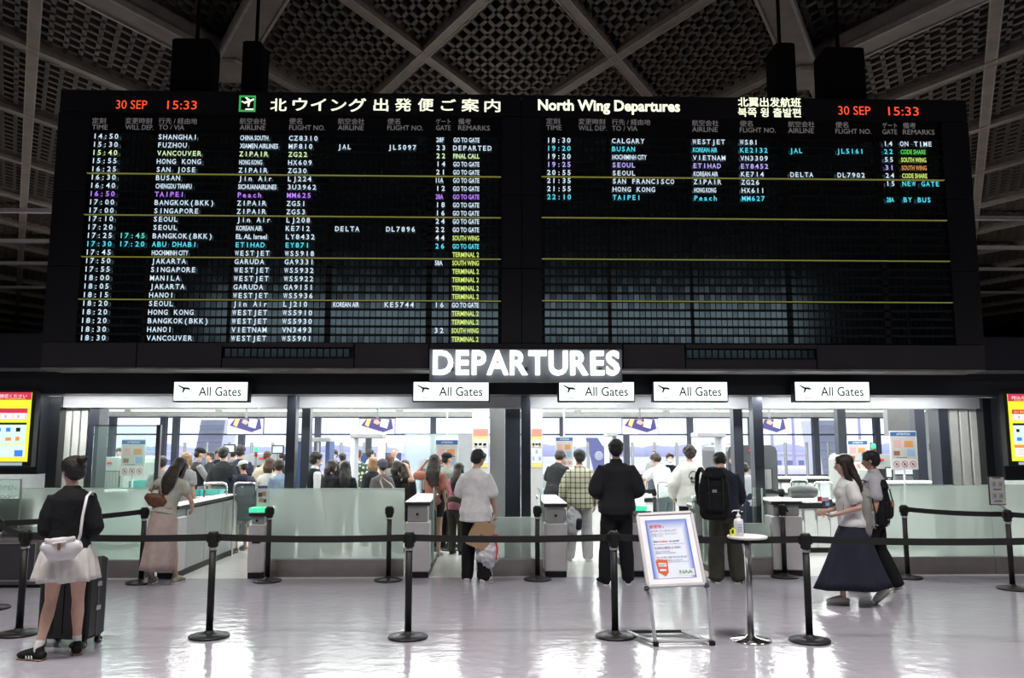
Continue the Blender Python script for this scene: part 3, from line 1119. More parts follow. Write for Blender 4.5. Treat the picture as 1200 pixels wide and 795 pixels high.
# ---- five lit lightbox signs
SW = emat('lightbox_white', (0.90, 1.0, 0.95), 1.5)
GR = mat('sign_green_print', (0.01, 0.05, 0.035), .6)
SGY = 11.1
for k, (a, b_, la) in enumerate(((202, 292, 'leftmost'), (483, 574, 'second from the left'), (654, 744, 'middle one'), (765, 853, 'fourth from the left'), (931, 1019, 'rightmost'))):
    xa, za = U(a, 471.5, SGY)[0], U(a, 471.5, SGY)[2]
    xb, zc = U(b_, 447, SGY)[0], U(a, 447, SGY)[2]
    s_ = thing('lightbox_sign', 'lit white All Gates sign with take-off symbol, %s of the five' % la, 'sign', (xa, SGY, za), 0, 'lit All Gates signs over the gates')
    w_, h_ = xb - xa, zc - za
    MB().span(0, w_, 0, .14, 0, h_, bev=.01).build('housing', mat('sign_housing', (0.01, 0.02, 0.018), .4), s_)
    MB().span(.018, w_ - .018, -.012, .005, .02, h_ - .012).build('lit_face', SW, s_)
    t = MB()
    text(t, 'All Gates', w_ * .345, h_ * .30, h_ * .42, 0, -.016, width=w_ * .56, bold=.008, res=3)
    b0 = len(t.v)
    for pts in ([(.0, .92), (.07, 1.0), (.50, .72), (.82, .70), (1.0, .56), (.96, .42), (.70, .46), (.42, .52)], [(.44, .60), (.62, .58), (.46, .06), (.36, .08)]):
        b0 = len(t.v)
        t.v += [(.065 + p_[0] * .17, -.016, h_ * .42 + p_[1] * h_ * .40) for p_ in pts]
        t.face(tuple(b0 + i for i in reversed(range(len(pts)))), 0)
    t.span(.13, .235, -.0165, -.016, h_ * .2, h_ * .225, 0)
    t.build('lettering', GR, s_)
    f = MB()
    for q in ((.045, .25, h_ * .12, h_ * .12 + .004), (.045, .25, h_ * .88, h_ * .88 + .004), (.045, .049, h_ * .12, h_ * .88), (.246, .25, h_ * .12, h_ * .88)):
        f.span(q[0], q[1], -.016, -.012, q[2], q[3])
    f.build('symbol_frame', mat('sign_frame_line', (0.35, 0.45, 0.40), .6), s_)
    for q in (.25, .75):
        MB().span(w_ * q - .015, w_ * q + .015, .13, .262, h_ * .4, h_ * .6).build('bracket', BLACK, s_)
# ================================================================ GATES AND PARTITIONS
FROST = glass('frosted_partition_glass', (0.88, 0.91, 0.89), 0.44, 0.06, 0.22)
CLEAR = glass('clear_glass', (0.86, 0.95, 0.92), 0.06, 0.03, 0.12)
EDGE = mat('glass_edge_green', (0.45, 0.62, 0.56), 0.3)
BASEM = mat('brushed_base_panel', (0.36, 0.33, 0.31), 0.30, 0.85, bump=.08, bscale=60)
KWH = mat('gate_white', (0.50, 0.49, 0.50), 0.4)
KGR = mat('gate_grey', (0.33, 0.34, 0.33), 0.35, 0.3)
KTOP = mat('gate_top_white', (0.82, 0.84, 0.83), 0.35)
GLED = emat('green_led', (0.06, 0.80, 0.38), 1.1)


def part(mb, name, m, parent, kind=None):
    return mb.build(name, m, parent, kind=kind)


def partition(px0, px1, ptop, label, Y=PART_Y):
    x0, x1 = U(px0, 600, Y)[0], U(px1, 600, Y)[0]
    zt_ = U(600, ptop, Y)[2]
    zb_ = U(600, 655, Y)[2]
    t = thing('glass_partition', label, 'partition', (x0, Y, 0), 0, 'glass partitions between the gates')
    w = x1 - x0
    n = max(1, round(w / 1.6))
    for i in range(n):
        a, b_ = w * i / n, w * (i + 1) / n
        MB().span(a + .003, b_ - .003, 0, .05, 0.012, zb_ - .012).build('base_panel', BASEM, t)
        g_ = MB().span(a + .004, b_ - .004, .015, .027, zb_, zt_).build('glass_panel', FROST, t)
        MB().span(a + .004, b_ - .004, .014, .028, zt_, zt_ + .008).build('glass_edge', EDGE, g_)
    MB().span(0, w, -.006, .056, zb_ - .012, zb_ + .004).build('clamp_rail', STEEL, t)
    MB().span(0, w, .0, .05, 0, .012).build('foot_strip', mat('foot_strip', (0.6, 0.6, 0.6), .4), t)
    return t


partition(22, 183, 572, 'long frosted glass partition on steel base, left behind the woman in black')
partition(313, 474, 573, 'wide frosted glass partition between the first and second gate')
partition(577, 636, 607, 'low frosted glass partition in front of the central slate posts')
partition(872, 906, 615, 'low narrow glass partition behind the sanitizer table')
partition(1034, 1290, 570, 'long frosted glass partition on steel base at the right')


def small_sign(parent, x, y, z, w, h, style, ry=0.0):
    """printed card on a stand, a part of the gate"""
    m_ = MB().box((x, y, z + h / 2), (w, .012, h), 0)
    b_ = m_.build('card', mat('card_white', (0.70, 0.70, 0.68), .5), parent)
    d = MB()
    yy = y - .009
    if style == 'photo':
        d.span(x - w * .46, x + w * .46, yy, yy + .002, z + h * .86, z + h * .97, 0)
        d.span(x - w * .38, x - w * .02, yy, yy + .002, z + h * .46, z + h * .66, 1)
        d.span(x - w * .02, x + w * .34, yy, yy + .002, z + h * .50, z + h * .70, 2)
        d.span(x - w * .30, x + w * .10, yy, yy + .002, z + h * .22, z + h * .40, 2)
        d.span(x + w * .12, x + w * .38, yy, yy + .002, z + h * .20, z + h * .36, 1)
    else:
        d.span(x - w * .42, x + w * .42, yy, yy + .002, z + h * .05, z + h * .95, 3)
        d.span(x - w * .3, x + w * .3, yy - .002, yy, z + h * .68, z + h * .8, 4)
        d.span(x - w * .3, x + w * .2, yy - .002, yy, z + h * .45, z + h * .55, 4)
    d.build('print', [mat('print_blue', (0.05, 0.12, 0.32), .5), mat('print_dark', (0.10, 0.09, 0.10), .5), mat('print_flesh', (0.48, 0.28, 0.22), .5),
                      mat('print_royal', (0.03, 0.10, 0.40), .5), mat('print_pale', (0.55, 0.62, 0.75), .5)], b_)


def gate(px0, px1, ptop, pbox, label, depth=1.7, led=False, card=None, counter=None, arrow=False, Y=PART_Y - .05):
    x0, x1 = U(px0, 640, Y)[0], U(px1, 640, Y)[0]
    w = x1 - x0
    zt_ = U(600, ptop, Y)[2]
    zb_ = U(600, pbox, Y)[2]
    t = thing('gate_cabinet', label, 'ticket gate', (x0, Y, 0), 0, 'boarding pass gates')
    MB().span(.0, w, 0, .34, .075, zb_, bev=.02).build('front_box', KWH, t)
    MB().span(.01, w - .01, .02, depth - .02, 0, .075).build('plinth', BLACK, t)
    n = 3
    for i in range(n):
        a = .36 + (depth - .36) * i / n
        b_ = .36 + (depth - .36) * (i + 1) / n
        MB().span(.02, w - .02, a + .004, b_ - .004, .075, zt_ - .07, bev=.008).build('side_panel', KGR, t)
        MB().span(w * .3, w * .7, a + .03, b_ - .03, zt_ - .065, zt_ - .055).build('seam', BLACK, t)
    MB().span(.03, w - .03, .03, .36, zb_, zt_ - .05, bev=.01).build('reader_neck', KGR, t)
    tp = MB().span(-.005, w + .005, 0, depth, zt_ - .012, zt_, bev=.01).build('top_plate', KTOP, t)
    MB().span(-.004, w + .004, .004, depth - .004, zt_ - .052, zt_ - .012).build('top_edge', mat('gate_black_edge', (0.02, 0.02, 0.022), .3), tp)
    for sx in (() if depth > 2 else ((w + .012) if px0 < 600 else -.022,)):
        g_ = MB().span(sx, sx + .012, min(.5, depth * .4), min(1.15, depth * .9), .12, zt_ + .14, bev=.004).build('glass_wing', CLEAR, t)
        MB().span(sx - .002, sx + .014, min(.5, depth * .4) - .01, min(.5, depth * .4) + .01, .12, zt_ + .15).build('wing_edge', EDGE, g_)
    MB().lathe([(.018, 0), (.018, .004)], (w * .5, 0, 0), n=12).build('lens', BLACK, t).matrix_local = Matrix.Translation((0, -.002, (zb_ + zt_) / 2 - .03)) @ Matrix.Rotation(pi / 2, 4, 'X')
    if led:
        l_ = MB().span(.0, w * led, -.01, .22, zt_ + .0, zt_ + .055, bev=.01).build('green_light', GLED, t)
    if arrow:
        a_ = MB().span(w * .25, w * .75, -.006, -.001, zb_ - .24, zb_ - .14, 0)
        a_.prism([(w * .28, zb_ - .21), (w * .5, zb_ - .15), (w * .72, zb_ - .21)], -.008, -.006, 1)
        a_.build('arrow_mark', [BLACK, mat('arrow_yellow', (0.75, 0.62, 0.03), .5)], t)
    if card:
        z_ = zt_ + .06
        small_sign(t, w * card[1], .12, z_, card[2], card[3], card[0])
        MB().span(w * card[1] - .006, w * card[1] + .006, .125, .135, zt_, z_ + .05).build('card_stand', STEEL, t)
    return t


gate(184, 207, 592, 606, 'long grey gate cabinet beside the woman in the pink skirt', 2.6, led=.0)
gate(290, 310, 600, 614, 'gate cabinet with green light and card, right of the first gate lane', 1.5, led=.95, card=('photo', .62, .14, .28), arrow=True)
gate(474, 503, 588, 612, 'gate cabinet with white top, behind the second near stanchion', 1.8)
gate(558, 577, 600, 612, 'gate cabinet with green light and card beside the man in white', 1.5, led=.95, card=('photo', .40, .20, .31))
gate(638, 665, 590, 614, 'gate cabinet with white top left of the man in plaid', 1.8)
gate(740, 764, 599, 614, 'gate cabinet with green light just behind the poster stand', 1.6, led=.8)
gate(838, 872, 600, 616, 'gate cabinet with blue card beside the backpack wearer', 1.5, card=('blue', .95, .13, .24))
gate(906, 942, 588, 606, 'gate cabinet with white top at the right gate lane', .8)

# clear glass screen with a steel post left of the first gate
xa_, xb_ = U(108, 540, 11.5)[0], U(182, 540, 11.5)[0]
gs_ = thing('glass_screen', 'tall clear glass screen with steel post left of the first gate', 'partition', (xa_, 11.5, 0))
w_ = xb_ - xa_
z_ = U(600, 500, 11.5)[2]
MB().span(0, w_, 0, .012, .02, z_).build('glass_panel', CLEAR, gs_)
MB().span(w_, w_ + .055, -.02, .04, 0, z_ + .02).build('post', mat('screen_post_grey', (.12, .12, .13), .35, .4), gs_)
MB().span(0, w_, -.008, .02, z_, z_ + .015).build('top_rail', STEEL, gs_)

# ================================================================ STANCHIONS


def belt_mesh(p0, p1, z0=.845, z1=.905, sag=.015):
    m_ = MB()
    n = 8
    d = Vector((p1[0] - p0[0], p1[1] - p0[1], 0))
    L = d.length
    d.normalize()
    nn = Vector((d.y, -d.x, 0)) * .002
    pts = []
    for i in range(n + 1):
        q = i / n
        s_ = sag * 4 * q * (1 - q)
        x, y = p0[0] + d.x * L * q, p0[1] + d.y * L * q
        pts.append((x, y, s_))
    b = 0
    for x, y, s_ in pts:
        m_.v += [(x - nn.x, y - nn.y, z0 - s_), (x + nn.x, y + nn.y, z0 - s_), (x + nn.x, y + nn.y, z1 - s_), (x - nn.x, y - nn.y, z1 - s_)]
    for i in range(n):
        k = i * 4
        for a, c in ((0, 1), (1, 2), (2, 3), (3, 0)):
            m_.face((k + a, k + 4 + a, k + 4 + c, k + c))
    m_.face((0, 1, 2, 3))
    m_.face((n * 4 + 3, n * 4 + 2, n * 4 + 1, n * 4))
    return m_


def make_stanchion(x, y, label, group, belts=(), h=.93):
    t = thing('stanchion', label, 'stanchion', (x, y, 0), 0, group)
    MB().lathe([(.172, 0), (.178, .006), (.178, .016), (.17, .022), (.10, .035), (.045, .045), (.038, .06)], n=40).build('base', mat('stanchion_base', (0.022, 0.022, 0.024), .38, .3), t)
    MB().lathe([(.031, .04), (.031, h - .14)], n=24).build('pole', BLACK, t)
    MB().lathe([(.036, h - .165), (.038, h - .16), (.038, h - .148), (.036, h - .143)], n=24).build('collar', mat('collar_silver', (0.5, 0.5, 0.52), .3, .9), t)
    hd_ = MB().lathe([(.032, h - .143), (.046, h - .128), (.046, h - .014), (.036, h), ], n=24).build('head', BLACK, t)
    for a in range(4):
        M_ = Matrix.Rotation(a * pi / 2, 3, 'Z')
        c_ = M_ @ Vector((.046, 0, 0))
        MB().box((c_.x, c_.y, h - .06), (.02, .036, .075), 0, M_).build('belt_clip', BLACK, hd_)
    for (bx_, by_) in belts:
        d = Vector((bx_ - x, by_ - y, 0))
        L = d.length
        d.normalize()
        belt_mesh((d.x * .05, d.y * .05), (d.x * (L - .05), d.y * (L - .05))).build('belt', BELT, t)
    return t


near = [G(22, 744), G(245, 747), G(478, 748), G(721, 747), G(949, 752), G(1236, 756)]
nl = ['near stanchion by the woman in black, at the far left', 'near stanchion left of centre, in front of the woman in the pink skirt', 'near stanchion in front of the white-topped gate cabinet',
      'near stanchion just left of the poster stand', 'near stanchion just right of the sanitizer table', 'near stanchion beyond the right edge carrying the long belt']
corner = G(-10, 714)
for i, p in enumerate(near):
    if i == 5:
        make_stanchion(p[0], p[1], nl[i], 'near row of black belt stanchions')
    else:
        b_ = [near[i + 1]] + ([corner] if i == 0 else [])
        make_stanchion(p[0], p[1], nl[i], 'near row of black belt stanchions', [(q[0], q[1]) for q in b_])
f0 = G(165, 684)
make_stanchion(corner[0], corner[1], 'stanchion cut by the left edge, belts meeting at it', 'far row of black belt stanchions')
make_stanchion(f0[0], f0[1], 'far stanchion beside the woman in the pink skirt', 'far row of black belt stanchions', [(corner[0], corner[1])])
for px, py, la in ((313, 682, 'far stanchion without belt beside the gate cabinet with the yellow arrow'), (455, 681, 'far stanchion without belt in front of the wide frosted partition'),
                   (630, 680, 'far stanchion without belt in front of the low central partition'), (920, 677, 'far stanchion without belt at the right gate lane')):
    p = G(px, py)
    make_stanchion(p[0], p[1], la, 'far row of black belt stanchions')
r1, r2, r3 = G(1064, 678), G(1187, 691), G(1330, 700)
make_stanchion(r1[0], r1[1], 'far stanchion right of the walking couple, belt going right', 'far row of black belt stanchions', [(r2[0], r2[1])])
make_stanchion(r2[0], r2[1], 'far stanchion by the right edge carrying a small notice', 'far row of black belt stanchions', [(r3[0], r3[1])])
inner = [(266, 648, 'stanchion inside the first gate lane, behind the belt'), (529, 645, 'stanchion inside the second gate lane beside the capped man'),
         (652, 634, 'stanchion inside the hall just right of the central posts'), (768, 634, 'stanchion inside the hall behind the poster stand'), (918, 636, 'stanchion inside the hall behind the right gate lane')]
ip = [G(a, b_) for a, b_, c in inner]
for i, (a, b_, la) in enumerate(inner):
    nx = []
    if i in (0, 2):
        nx = [(ip[i + 1][0], ip[i + 1][1])]
    make_stanchion(ip[i][0], ip[i][1], la, 'stanchions inside the security hall', nx)
# notice on the right stanchion
ns = thing('notice_board', 'small printed notice standing on the right edge stanchion', 'sign', (r2[0] - .12, r2[1] - .02, .93))
MB().span(-.10, .10, -.01, .01, .06, .40, bev=.004).build('frame', mat('notice_frame', (0.03, 0.03, 0.03), .4), ns)
d = MB().span(-.09, .09, -.014, -.009, .07, .39, 0)
for cx, cz in ((-.04, .31), (.04, .31), (-.04, .17), (.04, .17)):
    d.span(cx - .03, cx + .03, -.017, -.0135, cz - .04, cz + .035, 1)
    d.span(cx - .012, cx + .02, -.019, -.0165, cz - .02, cz + .02, 2)
for z in (.24, .10, .375):
    d.span(-.05, .05, -.017, -.0135, z, z + .012, 3)
d.build('print', [mat('notice_paper', (0.40, 0.38, 0.36), .5), mat('notice_blue', (0.22, 0.34, 0.42), .5), mat('notice_brown', (0.30, 0.16, 0.10), .5), mat('notice_ink', (0.06, 0.06, 0.06), .5)], ns)
MB().tube([(.12, 0, 0.0), (.06, 0, .03), (0, 0, .07)], [.008, .008, .008], n=8).build('bracket', STEEL, ns)

# ================================================================ POSTER STAND
ps = thing('poster_stand', 'tilted aluminium snap-frame poster stand before the gates', 'poster stand', (1.70, 7.35, 0), rad(-3))
ALU = mat('aluminium_frame', (0.62, 0.62, 0.64), 0.35, .35)
# frame plane leans back towards the top; local axes built from its corners
pa, pb = Vector(U(757, 689, 7.24)), Vector(U(829, 687, 7.24))
pc, pd = Vector(U(745, 601, 7.56)), Vector(U(811, 600, 7.56))
org = Vector(ps.location)
ux = (pb - pa)
Wp = ux.length
ux.normalize()
uz = ((pc + pd) / 2 - (pa + pb) / 2)
Hp = uz.length
uz.normalize()
uy = uz.cross(ux)
uy.normalize()
ux = uy.cross(uz)
cen = (pa + pb + pc + pd) / 4
Wp = ((pb - pa).length + (pd - pc).length) / 2
PM = Matrix.Translation(cen) @ Matrix((ux, uy, uz)).transposed().to_4x4()
PM = Matrix.Rotation(0, 4, 'Z') @ PM
pfr = bpy.data.objects.new('poster_frame', None)


def pp(mb, name, m, parent=None):
    o = mb.build(name, m, parent or ps)
    o.matrix_world = PM if parent is None else PM
    inv = (Matrix.Translation(ps.location) @ Matrix.Rotation(rad(-3), 4, 'Z')).inverted()
    if parent is None:
        o.matrix_local = inv @ PM
    else:
        o.matrix_local = Matrix.Identity(4)
    return o


bpy.data.objects.remove(pfr)
w2, h2 = Wp / 2, Hp / 2
pan = pp(MB().span(-w2 + .01, w2 - .01, -.004, .012, -h2 + .01, h2 - .01), 'poster_sheet', mat('poster_white', (0.88, 0.88, 0.92), .35))
for a in ((-w2, w2, h2 - .028, h2), (-w2, w2, -h2, -h2 + .028), (-w2, -w2 + .028, -h2 + .028, h2 - .028), (w2 - .028, w2, -h2 + .028, h2 - .028)):
    pp(MB().span(a[0], a[1], -.014, .018, a[2], a[3], bev=.006), 'frame_bar', ALU)
for sx in (-1, 1):
    for sz in (-1, 1):
        pp(MB().span(sx * w2 - .02, sx * w2 + .02, -.017, .021, sz * h2 - .018, sz * h2 + .018, bev=.005), 'corner_piece', mat('corner_black', (0.03, 0.03, 0.03), .4))
# printed sheet: blue bordered, fading inwards
mpos = bpy.data.materials.new('poster_print_blue')
mpos.use_nodes = True
nt = mpos.node_tree
tc = nt.nodes.new('ShaderNodeTexCoord')
sp = nt.nodes.new('ShaderNodeSeparateXYZ')
nt.links.new(tc.outputs['Object'], sp.inputs[0])


def mnode(op, a, b=None):
    n = nt.nodes.new('ShaderNodeMath')
    n.operation = op
    for i, v in enumerate((a, b)):
        if v is None:
            continue
        if isinstance(v, (int, float)):
            n.inputs[i].default_value = v
        else:
            nt.links.new(v, n.inputs[i])
    return n.outputs[0]


ex = mnode('DIVIDE', mnode('ABSOLUTE', sp.outputs['X']), w2 - .075)
ez = mnode('DIVIDE', mnode('ABSOLUTE', mnode('SUBTRACT', sp.outputs['Z'], -.09)), h2 + .03)
mx = mnode('MAXIMUM', ex, ez)
rp = nt.nodes.new('ShaderNodeValToRGB')
nt.links.new(mx, rp.inputs[0])
rp.color_ramp.elements[0].position = .70
rp.color_ramp.elements[0].color = (.76, .82, .96, 1)
rp.color_ramp.elements[1].position = .99
rp.color_ramp.elements[1].color = (.05, .15, .58, 1)
nt.links.new(rp.outputs[0], nt.nodes['Principled BSDF'].inputs['Base Color'])
iw, ih = w2 - .075, h2 - .075
pp(MB().span(-iw, iw, -.008, -.004, -ih, ih), 'printed_area', mpos)
tp_ = MB()
PR, PD, PO, PG, PW, PT = range(6)
yy = -.0095
def ptxt(s, fx, fz, hh, fw, mi, cj=False, bd=0.0):
    text(tp_, s, -iw + 2 * iw * fx, ih - 2 * ih * fz, hh, mi, yy, width=2 * iw * fw, bold=bd, cjk=cj)


for row_ in (('郵便物', .09, .145, .026, .28, PR, True), ('を', .39, .145, .014, .05, PD), ('お忘れていませんか？', .10, .215, .018, .62, PD), ('出発前にポストへお入れください', .11, .262, .011, .62, PD),
             ('お手紙、はがき', .11, .295, .011, .26, PD), ('Got a', .12, .395, .018, .17, PD, False, .03), ('letter', .31, .395, .018, .16, PR, False, .03), ('to post?', .50, .395, .018, .24, PD, False, .03),
             ('Please use the post box in this hall before departure', .12, .435, .008, .74, PD), ('有没有忘记要寄的', .13, .51, .017, .38, PD), ('信', .53, .51, .017, .05, PR), ('件吗？', .60, .51, .017, .15, PD),
             ('请在出发前投递', .13, .56, .008, .34, PD), ('请使用大厅内的邮筒服务', .13, .59, .008, .48, PD), ('혹시', .14, .67, .015, .10, PR), ('부치는 것을 잊지 않으셨나요?', .26, .67, .015, .60, PD),
             ('우체통을 이용해 주세요', .36, .715, .009, .38, PD), ('출발 로비에 우체통이 있습니다', .36, .745, .009, .52, PD)):
    ptxt(*row_)
bx0, bz0 = -iw + 2 * iw * .10, ih - 2 * ih * .97
tp_.prism([(bx0, bz0 + .135), (bx0 + .015, bz0 + .155), (bx0 + .105, bz0 + .148), (bx0 + .10, bz0 + .035), (bx0 + .07, bz0 + .0), (bx0 + .01, bz0 + .04)], yy - .0004, yy + .001, PO)
tp_.prism([(bx0 + .022, bz0 + .090), (bx0 + .022, bz0 + .122), (bx0 + .090, bz0 + .118), (bx0 + .090, bz0 + .086)], yy - .0012, yy, PW)
text(tp_, 'POST', bx0 + .028, bz0 + .096, .014, PD, yy - .002, width=.055)
tp_.prism([(bx0 + .025, bz0 + .05), (bx0 + .03, bz0 + .066), (bx0 + .085, bz0 + .062), (bx0 + .08, bz0 + .048)], yy - .0012, yy, PW)
tp_.prism([(iw * .16, -ih * .93), (iw * .16, -ih * .72), (iw * .94, -ih * .72), (iw * .94, -ih * .93)], yy - .0004, yy + .001, PW)
text(tp_, 'NAA', iw * .24, -ih * .87, .030, PG, yy - .0015, width=iw * .62, bold=.03)
tp_.prism([(iw * .2, -ih * .835), (iw * .2, -ih * .825), (iw * .90, -ih * .785), (iw * .90, -ih * .795)], yy - .003, yy - .002, PW)
pp(tp_, 'lettering', [mat('ink_red', (0.70, 0.08, 0.08), .5), mat('ink_dark', (0.07, 0.08, 0.14), .5), mat('ink_orange_red', (0.62, 0.10, 0.03), .5),
                      mat('ink_teal', (0.0, 0.28, 0.20), .5), mat('ink_white', (0.80, 0.82, 0.86), .5), mat('ink_teal2', (0.0, 0.3, 0.3), .5)])
# legs: world corners brought into the stand's own frame
inv = (Matrix.Translation(ps.location) @ Matrix.Rotation(rad(-3), 4, 'Z')).inverted()


def L(v):
    return tuple(inv @ Vector(v))


lfw, rfw = Vector(G(768, 757)), Vector(G(834, 756))
back = Vector((0.0, .55, 0))
for fx, kn in ((lfw, pa), (rfw, pb)):
    s1 = 1 if fx is lfw else -1
    kn2 = Vector((kn.x, kn.y + .05, kn.z + .0))
    mid = Vector((fx.x, fx.y + .0, .24 * 1))
    sh = Vector((kn.x + (fx.x - kn.x) * .45, kn.y * .4 + fx.y * .6, kn.z - .09))
    MB().tube([L(kn2), L(sh), L((fx.x, fx.y, .03))], [.017, .017, .017], n=8, smooth=False).build('leg', ALU, ps)
    MB().tube([L((fx.x, fx.y, .022)), L((fx.x - .16, fx.y + .42, .022))], [.016, .016], n=8, smooth=False).build('foot_bar', mat('foot_alu', (0.42, 0.42, 0.42), .3, .8), ps)
    MB().box(L((fx.x, fx.y - .02, .02)), (.045, .05, .036)).build('foot_cap', BLACK, ps)
bl, br_ = Vector((lfw.x - .16, lfw.y + .42, .022)), Vector((rfw.x - .16, rfw.y + .42, .022))
MB().tube([L(bl), L(br_)], [.014, .014], n=8, smooth=False).build('rear_bar', mat('foot_dark', (0.10, 0.10, 0.10), .35, .6), ps)
MB().tube([L((lfw.x, lfw.y + .02, .03)), L((rfw.x, rfw.y + .02, .03))], [.014, .014], n=8, smooth=False).build('front_bar', ALU, ps)
MB().tube([L((pa.x, pa.y + .05, pa.z)), L((pb.x, pb.y + .05, pb.z))], [.012, .012], n=8).build('hinge_bar', mat('foot_dark', (0.10, 0.10, 0.10), .35, .6), ps)

# ================================================================ SANITIZER TABLE
p = G(880, 751)
st = thing('pedestal_table', 'small round white-topped pedestal table on a steel post', 'table', (p[0], p[1], 0))
zt_ = U(880, 628, p[1])[2]
MB().lathe([(.175, 0), (.18, .004), (.175, .012), (.05, .03), (.032, .05)], n=40).build('base', CHROME, st)
MB().lathe([(.030, .03), (.030, zt_ - .03)], n=24).build('post', STEEL, st)
MB().lathe([(.06, zt_ - .035), (.06, zt_ - .022)], n=24).build('flange', BLACK, st)
MB().lathe([(.17, zt_ - .022), (.176, zt_ - .015), (.176, zt_ - .005), (.172, zt_)], n=40).build('table_top', mat('table_white', (0.78, 0.76, 0.76), .4), st)
bo = thing('sanitizer_bottle', 'white pump bottle of hand sanitizer on the pedestal table', 'bottle', (p[0] - .08, p[1] - .02, zt_))
MB().lathe([(.036, 0), (.042, .006), (.042, .12), (.036, .145), (.016, .155), (.016, .165)], n=24).build('body', mat('bottle_white', (0.75, 0.76, 0.80), .3), bo)
MB().lathe([(.019, .165), (.019, .185), (.008, .187), (.007, .215), (.013, .217), (.013, .228)], n=16).build('pump', mat('pump_white', (0.8, 0.8, 0.82), .3), bo)
MB().tube([(0, 0, .223), (-.045, -.01, .223), (-.06, -.012, .212)], [.006, .006, .004], n=8).build('spout', mat('pump_white', (0.8, 0.8, 0.82), .3), bo)
la = MB()
for z in (.04, .058, .075, .098):
    la.span(-.018, .018, -.0432, -.042, z, z + .006)
la.build('label_print', mat('label_blue', (0.20, 0.30, 0.60), .5), bo)
ye = thing('yellow_tag', 'small bright yellow tag on the pedestal table', 'tag', (p[0] - .155, p[1] - .03, zt_))
MB().tube([(0, 0, .0), (.0, 0, .05), (.02, 0, .065), (.035, 0, .05), (.034, 0, .0)], [.010] * 5, n=8).build('loop', mat('bright_yellow', (0.75, 0.80, 0.03), .5), ye)
MB().span(-.012, .045, -.014, .014, 0, .012).build('foot', mat('bright_yellow', (0.75, 0.80, 0.03), .5), ye)

# ================================================================ SIDE SCREENS AND DESK


def info_screen(px0, px1, pt, pb_, label, seed, Y=11.2):
    x0, x1 = U(px0, 500, Y)[0], U(px1, 500, Y)[0]
    z1, z0 = U(600, pt, Y)[2], U(600, pb_, Y)[2]
    w, h = x1 - x0, z1 - z0
    t = thing('information_screen', label, 'screen', (x0, Y, z0))
    MB().span(-.05, w + .05, .0, .12, -.07, h + .04, bev=.01).build('casing', BLACK, t)
    m_ = MB().span(0, w, -.012, .0, 0, h, 0)

    def r(a, b_, c, d, mi, lift=1):
        m_.span(a * w, b_ * w, -.012 - .0015 * lift, -.012, c * h, d * h, mi)

    r(0, 1, .89, 1, 1)
    r(.04, .96, .80, .88, 0, 1)
    r(.05, .95, .60, .745, 2)
    r(.05, .95, .70, .765, 1, 2)
    for k in range(4):
        r(.08 + k * .215, .26 + k * .215, .62, .69, 3, 3)
        x = (.17 + k * .215) * w
        text(m_, 'X', x - .03, .632 * h, .035, 1, -.012 - .0065)
    r(.05, .95, .25, .53, 4)
    r(.05, .95, .53, .56, 6, 2)
    random.seed(seed)
    for k in range(5):
        for q in range(2):
            a = .10 + k * .17
            r(a, a + random.uniform(.05, .10), .30 + q * .13, .30 + q * .13 + random.uniform(.03, .06), random.choice((5, 6, 1, 7, 5)), 3)
    r(.05, .48, .07, .22, 3)
    r(.05, .48, .195, .24, 7, 2)
    r(.52, .95, .07, .24, 4, 2)
    r(.78, .92, .075, .165, 5, 3)
    for z in (.10, .13, .16):
        r(.10, .40, z, z + .008, 7, 3)
    text(m_, '持込みにご確認ください', .06 * w, .925 * h, .034, 3, -.012 - .004, width=w * .86, bold=0)
    text(m_, 'FOR SECURITY SCREENING', .10 * w, .898 * h, .016, 0, -.012 - .004, width=w * .8, bold=0)
    text(m_, 'お知らせ', .08 * w, .715 * h, .024, 0, -.012 - .006, width=w * .4, bold=0)
    m_.build('display', [emat('screen_yellow', (0.95, 0.95, 0.05), .95), emat('screen_crimson', (0.75, 0.04, 0.10), .9), emat('screen_orange_pale', (0.98, 0.72, 0.55), 1), emat('screen_white', (0.95, 0.97, 1.0), 1),
                         emat('screen_mint', (0.72, 0.95, 0.88), 1), emat('screen_blue', (0.05, 0.25, 0.85), 1), emat('screen_black', (0.02, 0.02, 0.03), .4), emat('screen_orange', (0.85, 0.32, 0.05), 1)], t)
    MB().span(w * .1, w * .92, -.014, -.008, -.05, -.012).build('status_strip', emat('screen_strip', (0.45, 0.55, 0.65), .8), t)
    MB().span(w * .3, w * .7, .12, .39, h * .3, h * .6).build('wall_arm', BLACK, t)


info_screen(-34, 35, 461, 541, 'yellow and red information screen at the left edge', 2)
info_screen(1183, 1252, 461, 541, 'yellow and red information screen at the right edge', 5)
# black cabinet wall around the right screen
mm = MB()
xr0 = U(1150, 500, 11.35)[0]
# left information desk
dx1 = U(45, 640, 10.2)[0]
dk = thing('counter_desk', 'dark counter desk behind the left belt with framed panel', 'desk', (dx1 - 1.5, 10.3, 0))
MB().span(0, 1.5, 0, .6, .04, .62, bev=.01).build('front', mat('desk_grey', (0.22, 0.21, 0.21), .35, .4), dk)
MB().span(.02, 1.48, .02, .58, 0, .04).build('plinth', BLACK, dk)
MB().span(-.02, 1.52, -.02, .62, .62, .66, bev=.008).build('worktop', mat('desk_top', (0.05, 0.05, 0.05), .3), dk)
MB().span(.95, 1.42, -.012, .0, .10, .52).build('framed_panel', mat('desk_panel', (0.04, 0.04, 0.045), .3), dk)
for a in ((.95, 1.42, .52, .54), (.95, 1.42, .08, .10), (.93, .95, .08, .54), (1.42, 1.44, .08, .54)):
    MB().span(a[0], a[1], -.02, .0, a[2], a[3]).build('panel_frame', STEEL, dk)
gl_ = thing('glass_notice', 'tall clear glass notice lettered OPEN beside the left screen', 'sign', (U(-30, 560, 10.75)[0], 10.75, .66))
